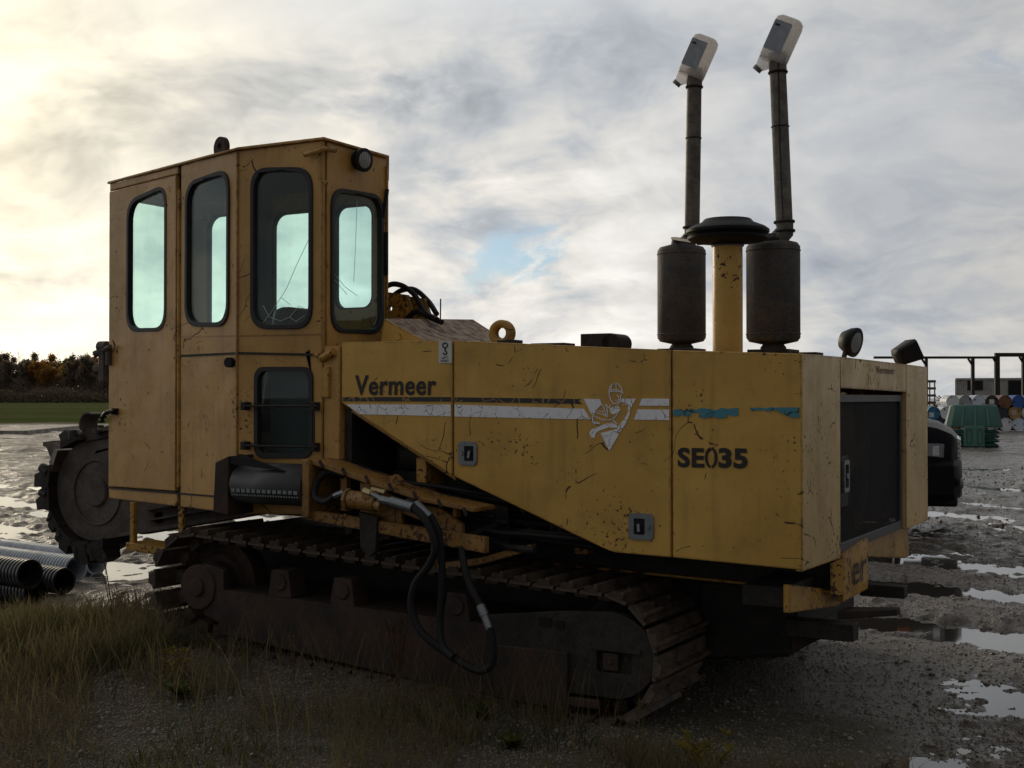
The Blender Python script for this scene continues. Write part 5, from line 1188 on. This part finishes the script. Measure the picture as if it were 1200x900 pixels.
# clutter of lines and blocks in the shade behind the arm
rc_ = random.Random(44)
for k in range(9):
    y_ = rc_.uniform(.02, .34); x0_ = -2.40+rc_.uniform(0, .25); z0_ = 1.16-rc_.uniform(0, .22); sl = rc_.uniform(.10, .20); pts = []
    for j in range(6):
        t = j/5; pts.append((x0_+t*rc_.uniform(1.0, 1.25), y_+.05*math.sin(5*t+k), z0_-sl*t-.05*math.sin(3.1*t)*rc_.uniform(.2, 1.2)))
    MB().tube(pts, rc_.choice((.011, .014, .018)), 8, 4).build('hydraulic_line', M['rubber'] if k % 3 else M['dark'], TM)
for k in range(10):
    x_ = rc_.uniform(-2.35, -1.15); z_ = rc_.uniform(.76, 1.02)-.08*(x_+2.35); s_ = rc_.uniform(.03, .07); y_ = rc_.uniform(.05, .30)
    MB().box(x_, x_+s_*rc_.uniform(1, 2.4), y_, y_+s_, z_, z_+s_*rc_.uniform(.8, 1.8)).cyl((x_+s_*.5, y_-.02, z_+s_*.5), (x_+s_*.5, y_+.01, z_+s_*.5), s_*.28, n=10).build('valve_block', M['arm'] if k % 2 else M['frame'], TM, bevel=.004)
for k in range(7):
    x_ = -2.40+k*.14; MB().bar((x_, -.185, 1.185-.24*k*.14), (x_+.02, -.185, 1.15-.24*k*.14), .012, .012).build('bolt', M['frame'], arm)

# ---- digging boom at the front
bo_c = Vector((-5.225, .95, .865)); br = .345; pit = R(10)
bd = Vector((math.cos(pit), 0, math.sin(pit))); bn_ = Vector((-math.sin(pit), 0, math.cos(pit)))
def bpt(a, b_, y): return tuple(bo_c+bd*a+bn_*b_+Vector((0, y, 0)))
nose = [(br*math.cos(R(a_)), br*math.sin(R(a_))) for a_ in range(90, 271, 10)]
bm_ = MB().prism([nose+[(3.0, -br), (3.0, br)], rrect(.38, .50, .19, .26, .01, 2), rrect(.55, .62, -.30, -.23, .01, 2)], lambda s, t: bpt(s, t, 0), (0, .04, 0)).prism([nose+[(3.0, -br), (3.0, br)]], lambda s, t: bpt(s, t, .46), (0, .04, 0))
bmo = bm_.build('digging_boom', M['boom'], TM, bevel=.005)
MB().prism([[(x*.97, y*.97) for x, y in nose]+[(2.9, -br*.97), (2.9, br*.97)]], lambda s, t: bpt(s, t, .06), (0, .38, 0)).build('boom_core', M['dark'], bmo)
for r1_ in (.20,): MB().ring(bpt(.05, -.02, -.005), (0, 1, 0), .22, .008, 32, 6).lathe([(.02, 0), (.09, 0), (.10, .01), (.10, .03)], bpt(.05, -.02, -.02), 20, (0, 1, 0)).build('nose_bearing', M['boom'], bmo)
for z_, w_ in ((-.335, .02), (-.20, .012), (-.27, .012)): MB().bar(bpt(.05 if z_ < -.3 else .5, z_, -.03), bpt(1.9, z_+.0, -.06), .05, w_).build('wear_strip', M['boom'], bmo)
MB().bar(bpt(.12, br+.045, .1), bpt(2.2, br+.045, .1), .30, .03).build('chain_rail', M['boom'], bmo)
for k in range(3): MB().box(*[v for v in (bo_c.x+.12+k*.17, bo_c.x+.25+k*.17)], .93, .96, bo_c.z+br+.02+k*.03, bo_c.z+br+.085+k*.03).build('chain_link', M['dark'], bmo, bevel=.006)
# cutters round the nose
tooth_b = MB().hexa([(-.085, 0, 0), (.085, 0, 0), (.085, .30, 0), (-.085, .30, 0)], [(-.07, .0, .05), (.06, .0, .06), (.06, .27, .06), (-.07, .27, .05)])
tooth_b.hexa([(-.06, .0, .04), (.05, .0, .04), (.05, .16, .04), (-.06, .16, .04)], [(-.075, .01, .12), (-.005, .01, .13), (-.005, .13, .13), (-.075, .13, .12)])
tooth_b.cyl((.03, .03, .03), (.045, .03, .10), .04, .028, n=10)
tooth_me = tooth_b.mesh('cutter', M['dark'])
big_b = MB().hexa([(-.10, 0, 0), (.10, 0, 0), (.10, .30, 0), (-.10, .30, 0)], [(-.06, .04, .10), (.07, .04, .09), (.07, .26, .09), (-.06, .26, .10)])
big_b.hexa([(-.06, .06, .08), (.05, .06, .08), (.05, .22, .08), (-.06, .22, .08)], [(.02, .08, .235), (.09, .08, .20), (.09, .20, .20), (.02, .20, .235)]).hexa([(.02, .08, .20), (.09, .08, .19), (.09, .2, .19), (.02, .2, .20)], [(.0, .09, .285), (.035, .09, .29), (.035, .19, .29), (.0, .19, .285)])
big_me = big_b.mesh('cutter', M['track'])
for k, (ang, big_) in enumerate(((262, 0), (238, 0), (214, 0), (191, 0), (168, 0), (146, 1), (116, 0), (284, 0))):
    a_ = R(ang); rad_ = Vector((math.cos(a_), 0, math.sin(a_))); tan_ = Vector((math.sin(a_), 0, -math.cos(a_)))
    o = link('cutter', big_me if big_ else tooth_me, bmo); c_ = bo_c+rad_*(br+.005)
    yv = Vector((0, 1, 0)); xd = yv.cross(rad_)
    o.matrix_local = Matrix(((xd.x, 0, rad_.x, c_.x), (xd.y, 1, rad_.y, c_.y-.07), (xd.z, 0, rad_.z, c_.z), (0, 0, 0, 1))) @ Matrix.Rotation(R((k*37 % 23)-11), 4, 'Y') @ Matrix.Diagonal((1+.2*math.sin(k*2.1), 1, 1+.25*math.cos(k*1.7), 1))
# cup-shaped cutter standing on the chain
cupm = MB(); cn = 12; o_ = []
for y_ in (0, .16):
    for rr_ in (.085, .075):
        for k in range(cn+1): a_ = R(60+150*k/cn); cupm.v.append((-5.27+rr_*math.cos(a_), .95+y_, 1.315+rr_*math.sin(a_)))
w_ = cn+1
for k in range(cn):
    cupm.f += [(k, k+1, 2*w_+k+1, 2*w_+k), (w_+k, 3*w_+k, 3*w_+k+1, w_+k+1), (k, w_+k, w_+k+1, k+1), (2*w_+k, 2*w_+k+1, 3*w_+k+1, 3*w_+k)]
cupm.f += [(0, 2*w_, 3*w_, w_), (cn, w_+cn, 3*w_+cn, 2*w_+cn)]
cupm.box(-5.36, -5.25, .98, 1.09, 1.20, 1.285); cupm.build('cup_cutter', M['boom'], bmo)
MB().hexa([(-5.30, .93, 1.19), (-4.9, .93, 1.25), (-4.9, 1.2, 1.25), (-5.30, 1.2, 1.19)], [(-5.22, .95, 1.25), (-4.9, .95, 1.33), (-4.9, 1.18, 1.33), (-5.22, 1.18, 1.25)]).build('chain_shield', M['dark'], bmo, bevel=.01)

# ---- plastic jugs over the exhaust pipes
m, n, p, out = material('milky_plastic'); co = obj_co(n)
setp(n, p, color=(0.80, 0.78, 0.76), rough=0.35); tl = n.n('ShaderNodeBsdfTranslucent'); n.put(tl.inputs[0], (0.86, 0.82, 0.79)); mx = n.n('ShaderNodeMixShader'); mx.inputs[0].default_value = 0.55
tp = n.n('ShaderNodeBsdfTransparent'); mx2 = n.n('ShaderNodeMixShader'); mx2.inputs[0].default_value = 0.40
n.links.new(p.outputs[0], mx.inputs[1]); n.links.new(tl.outputs[0], mx.inputs[2]); n.links.new(mx.outputs[0], mx2.inputs[1]); n.links.new(tp.outputs[0], mx2.inputs[2]); n.links.new(mx2.outputs[0], out.inputs[0]); M['milky'] = m
M['jug_label'] = plain('grey_jug_label', (0.30, 0.32, 0.36), 0.6, var=0.45, scale=25)
def jug(top, label):
    """upturned oil jug, cut open below, tilted over the pipe end"""
    w_ = Vector(to_world(top[0], top[1], top[2])); r = empty('plastic_jug', w_)
    r.rotation_euler = (0, R(25), MR+R(8)); r.scale = (.90, .92, .92)
    tag(r, label, 'jug', 'plastic jugs capping the exhausts')
    def sec(z, hx, hy, rr_=.03, dx_=0.0): return [(dx_+x, y, z) for x, y in rrect(-hx, hx, -hy, hy, min(rr_, hx*.95, hy*.95), 4)]
    secs = [sec(-.06, .072, .05), sec(-.04, .074, .052), sec(.14, .074, .052), sec(.165, .070, .048), sec(.178, .055, .035)]
    b_ = MB(); k = len(secs[0])
    for s_ in secs: b_.v += s_
    for i in range(len(secs)-1):
        for j in range(k): b_.f.append((i*k+j, i*k+(j+1) % k, (i+1)*k+(j+1) % k, (i+1)*k+j))
    b_.f.append(tuple(range((len(secs)-1)*k, len(secs)*k)))
    body_ = b_.build('jug_body', M['milky'], r); so = body_.modifiers.new('solid', 'SOLIDIFY'); so.thickness = .002
    nk = MB().loft([((-.030, 0, -.045), .048), ((-.040, 0, -.085), .040), ((-.055, 0, -.112), .024)], 14, False).build('jug_neck', M['milky'], r)
    MB().loft([((-.055, 0, -.108), .025), ((-.062, 0, -.130), .025)], 14).build('cap', M['milky_cap'], r)
    MB().prism([rrect(-.066, .034, -.015, .142, .006, 2)], lambda s, t: (s, -.0545, t), (0, .001, 0)).build('paper_label', M['jug_label'], r)
    MB().box(-.055, -.030, -.0565, -.0555, .112, .122).build('label_mark', M['text'], r)
M['milky_cap'] = plain('grey_cap', (0.16, 0.155, 0.15), 0.5)
jug((-.313, .664, 3.165), 'tilted milky plastic jug capping the right, nearer exhaust pipe'); jug((-.851, .969, 3.225), 'tilted milky plastic jug capping the left, farther exhaust pipe')

# ================================================================== vegetation and gravel round the machine
M['dry'] = leaf_mat('dry_grass', (0.11, 0.088, 0.045), (0.24, 0.195, 0.10)); M['green_grass'] = leaf_mat('green_grass', (0.045, 0.052, 0.018), (0.10, 0.10, 0.04))
M['weed'] = leaf_mat('weed_leaves', (0.05, 0.075, 0.016), (0.13, 0.15, 0.03)); M['weed_yellow'] = leaf_mat('yellow_weed', (0.16, 0.13, 0.02), (0.26, 0.21, 0.03)); M['weed_brown'] = leaf_mat('brown_weed', (0.11, 0.055, 0.022), (0.20, 0.11, 0.045))
def blades(X, Y, hgt, wid, lean, g):
    k = len(X); Z = ground_z(X, Y)-0.01; a = g.uniform(0, 2*np.pi, k); la = g.uniform(0, 2*np.pi, k)
    sx, sy = np.cos(a)*wid, np.sin(a)*wid; lx_, ly_ = np.cos(la)*lean*hgt, np.sin(la)*lean*hgt; V = []
    for t, wf in ((0, 1.0), (.4, .85), (.75, .55)):
        cx_, cy_, cz_ = X+lx_*t*t, Y+ly_*t*t, Z+hgt*(t-.18*lean*t*t)
        V += [np.stack([cx_-sx*wf, cy_-sy*wf, cz_], 1), np.stack([cx_+sx*wf, cy_+sy*wf, cz_], 1)]
    V.append(np.stack([X+lx_, Y+ly_, Z+hgt*(1-.18*lean)], 1)); V = np.stack(V, 1).reshape(-1, 3)
    b = np.arange(k)[:, None]*7
    F3 = np.concatenate([b+np.array([[0, 1, 3]]), b+np.array([[0, 3, 2]]), b+np.array([[2, 3, 5]]), b+np.array([[2, 5, 4]]), b+np.array([[4, 5, 6]])])
    return V, F3
g = np.random.default_rng(21)
def scatter(kn, box, dens):
    lx = g.uniform(box[0], box[1], kn); ly = g.uniform(box[2], box[3], kn)
    X = MO.x+lx*BX[0]+ly*BY[0]; Y = MO.y+lx*BX[1]+ly*BY[1]
    keep = (g.uniform(0, 1, kn) < dens(X, Y, lx, ly)) & (np.hypot(X, Y) > 4.3)
    return X[keep], Y[keep], lx[keep], ly[keep]
clump = lambda X, Y, lx, ly: sm(fbm(X*2.0, Y*2.0, 90, 3), .46, .62)*sm(lx, .35, -.5)*sm(ly, .10, -.10)
VS, FS, off = [], [], 0
def addb(lst, V, Fc):
    o = sum(len(v) for v, _ in lst); lst.append((V, Fc+o))
dry, grn = [], []
X, Y, lx, ly = scatter(9500, (-4.9, -3.3, -1.6, .5), lambda X, Y, lx, ly: .25+.75*sm(fbm(X*3, Y*3, 95, 2), .35, .6)*sm(lx, -5.2, -4.4)*sm(ly, -1.6, -.9))
keep = ~((lx > -3.75) & (ly > -.03)); X, Y = X[keep], Y[keep]
lx, ly = to_local(X, Y); low_ = .35+.65*sm(lx, -4.75, -4.25)
addb(dry, *blades(X, Y, low_*g.uniform(.05, .26, len(X)), g.uniform(.0014, .0032, len(X)), g.uniform(.1, .8, len(X)), g))
X, Y, lx, ly = scatter(6000, (-5.0, -3.2, -1.8, .0), lambda X, Y, lx, ly: .2+.6*sm(fbm(X*2, Y*2, 97, 2), .4, .6))
low_ = .35+.65*sm(lx, -4.75, -4.25)
addb(grn, *blades(X, Y, low_*g.uniform(.05, .22, len(X)), g.uniform(.002, .004, len(X)), g.uniform(.2, .9, len(X)), g))
X, Y, lx, ly = scatter(20000, (-4.4, .3, -2.6, -.01), clump)
addb(dry, *blades(X, Y, g.uniform(.03, .20, len(X))*(.5+1.0*fbm(X, Y, 99, 2)), g.uniform(.0012, .0028, len(X)), g.uniform(.1, .9, len(X)), g))
X, Y, lx, ly = scatter(15000, (-4.4, .3, -2.6, -.01), lambda X, Y, lx, ly: sm(fbm(X*1.6+7, Y*1.6, 93, 3), .47, .62)*sm(lx, .3, -.6))
addb(grn, *blades(X, Y, g.uniform(.02, .13, len(X)), g.uniform(.0016, .0038, len(X)), g.uniform(.3, 1.0, len(X)), g))
X, Y, lx, ly = scatter(900, (-3.6, -.2, -2.0, -.05), lambda X, Y, lx, ly: sm(fbm(X*1.2, Y*1.2, 92, 2), .45, .6))
addb(dry, *blades(X, Y, g.uniform(.2, .48, len(X)), g.uniform(.0010, .0020, len(X)), g.uniform(.1, .5, len(X)), g))
X, Y, lx, ly = scatter(8000, (-.6, .75, -.95, -.15), lambda X, Y, lx, ly: sm(fbm(X*2.5, Y*2.5, 88, 2), .46, .62)*.8)
addb(dry, *blades(X, Y, g.uniform(.04, .20, len(X)), g.uniform(.0012, .0026, len(X)), g.uniform(.2, 1.0, len(X)), g))
for nm, lst, mt, lb in (('dry_grass', dry, M['dry'], 'dry straw-coloured grass along the near track'), ('green_grass', grn, M['green_grass'], 'short green grass and moss along the near track')):
    tag(link(nm, np_mesh(nm, np.concatenate([v for v, _ in lst]), np.concatenate([f for _, f in lst]), mt)), lb, 'grass', kind='stuff')
# pebbles
def stones(X, Y, s):
    k = len(X); Z = ground_z(X, Y)+s*.15; oc = np.array([(1, 0, 0), (-1, 0, 0), (0, 1, 0), (0, -1, 0), (0, 0, 1), (0, 0, -1), ], float)
    P_ = oc[None]*g.uniform(.6, 1.3, (k, 6, 1))*s[:, None, None]*np.array([1, 1, .65]); a = g.uniform(0, 6.28, k)
    c, s_ = np.cos(a)[:, None], np.sin(a)[:, None]; px_, py_ = P_[:, :, 0]*c-P_[:, :, 1]*s_, P_[:, :, 0]*s_+P_[:, :, 1]*c
    V = np.stack([px_+X[:, None], py_+Y[:, None], P_[:, :, 2]+Z[:, None]], -1).reshape(-1, 3)
    fc = np.array([(0, 2, 4), (2, 1, 4), (1, 3, 4), (3, 0, 4), (2, 0, 5), (1, 2, 5), (3, 1, 5), (0, 3, 5)])
    return V, (np.arange(k)[:, None, None]*6+fc[None]).reshape(-1, 3)
m, n, p, out = material('gravel_stone'); co = n.n('ShaderNodeNewGeometry'); rnd = co.outputs['Random Per Island']
setp(n, p, color=n.mix(rnd, (0.07, 0.056, 0.043), (0.27, 0.235, 0.18)), rough=n.m('ADD', .35, n.m('MULTIPLY', rnd, .4)), spec=.4); M['stone'] = m
X, Y, lx, ly = scatter(52000, (-4.2, .6, -2.6, .0), lambda X, Y, lx, ly: .35+.65*sm(fbm(X*1.5+3, Y*1.5, 85, 3), .45, .6))
V1, F1_ = stones(X, Y, g.uniform(.0025, .008, len(X))*(1+(g.uniform(0, 1, len(X)) > .988)*1.6))
rr2 = 4.9*(6.0**(g.uniform(0, 1, 22000)**1.4)); aa2 = np.radians(g.uniform(4, 27, 22000)); X, Y = np.sin(aa2)*rr2, np.cos(aa2)*rr2; keep = ground_z(X, Y) > WATER_Z-.004; X, Y = X[keep], Y[keep]
V2, F2_ = stones(X, Y, g.uniform(.003, .009, len(X))*(1+(g.uniform(0, 1, len(X)) > .97)*1.5)*(.6+np.hypot(X, Y)/16))
tag(link('gravel', np_mesh('gravel', np.concatenate([V1, V2]), np.concatenate([F1_, F2_+len(V1)]), M['stone'])), 'loose pale gravel scattered over the mud', 'gravel', kind='stuff')

# single weeds
def weed(lx, ly, hgt, style, label, seed, name='weed_plant'):
    X, Y, _ = to_world(lx, ly); rg = random.Random(seed); r = empty(name, (X, Y, gz(X, Y)-.005)); tag(r, label, 'weed')
    nst = dict(spire=4, fern=7, bush=6, seed=3)[style]
    stm, lv = MB(), []
    for k in range(nst):
        a = rg.uniform(0, 6.28); ln_ = rg.uniform(.05, .22) if style in ('spire', 'seed') else rg.uniform(.5, 1.0); H = hgt*rg.uniform(.7, 1)
        tip = Vector((math.cos(a)*ln_*H, math.sin(a)*ln_*H, H*(.95 if style != 'fern' else .6)))
        pts = [Vector((0, 0, 0)), tip*.5+Vector((0, 0, H*.12)), tip]; stm.tube(pts, .0022, 5, 4)
        nl = dict(spire=60, fern=26, bush=22, seed=26)[style]
        for j in range(nl):
            t = rg.uniform(.12, 1) if style != 'seed' else rg.uniform(.75, 1.0)
            p_ = (pts[0]*(1-t)**2+pts[1]*2*t*(1-t)+pts[2]*t*t) if style != 'seed' else tip*t
            aa = rg.uniform(0, 6.28); sz = dict(spire=.022, fern=.045, bush=.04, seed=.014)[style]*rg.uniform(.6, 1.2)*(1.2-.7*t if style == 'fern' else 1)
            dv = Vector((math.cos(aa), math.sin(aa), rg.uniform(.1, .9))).normalized(); sdv = dv.cross(Vector((0, 0, 1))).normalized()
            lv.append([p_, p_+dv*sz*.5+sdv*sz*.22, p_+dv*sz, p_+dv*sz*.5-sdv*sz*.22])
    mat = M[dict(spire='weed_brown', fern='weed', bush='weed_yellow', seed='dry')[style]]
    stm.build('stem', M['weed_brown'] if style == 'spire' else M['dry'], r)
    V = np.array([[tuple(q_) for q_ in l_] for l_ in lv]).reshape(-1, 3)
    link('foliage', np_mesh('foliage', V, np.arange(len(V)).reshape(-1, 4), mat), r)
weed(-1.93, -.18, .46, 'spire', 'tall brown dried weed standing against the middle of the near track', 1)
weed(-2.62, -.92, .17, 'fern', 'low fern-like green weed at the lower left of the gravel', 2)
weed(-2.86, -.70, .16, 'bush', 'small yellowish weed beside the fern-like one', 3)
weed(-.18, -.62, .17, 'bush', 'yellow-green weed at the bottom, right of the track end', 4)
weed(-.28, -.52, .13, 'bush', 'second yellow-green weed just left of the taller one', 5)
weed(-2.75, -.30, .42, 'seed', 'pale seed-headed grass stalks before the left half of the track', 6)
weed(-2.32, -.48, .30, 'seed', 'pale curved grass stalks before the middle of the track', 7)
weed(-.62, -.30, .26, 'seed', 'thin pale grass stalks at the rear end of the track', 8)
weed(-1.35, -.35, .13, 'fern', 'low dark green weed under the rear end of the track frame', 9)
weed(-3.75, -.25, .48, 'seed', 'tall dry stalks standing by the front end of the track', 10)
weed(-1.05, -.62, .09, 'fern', 'small flat green weed on the gravel below the track end', 11)
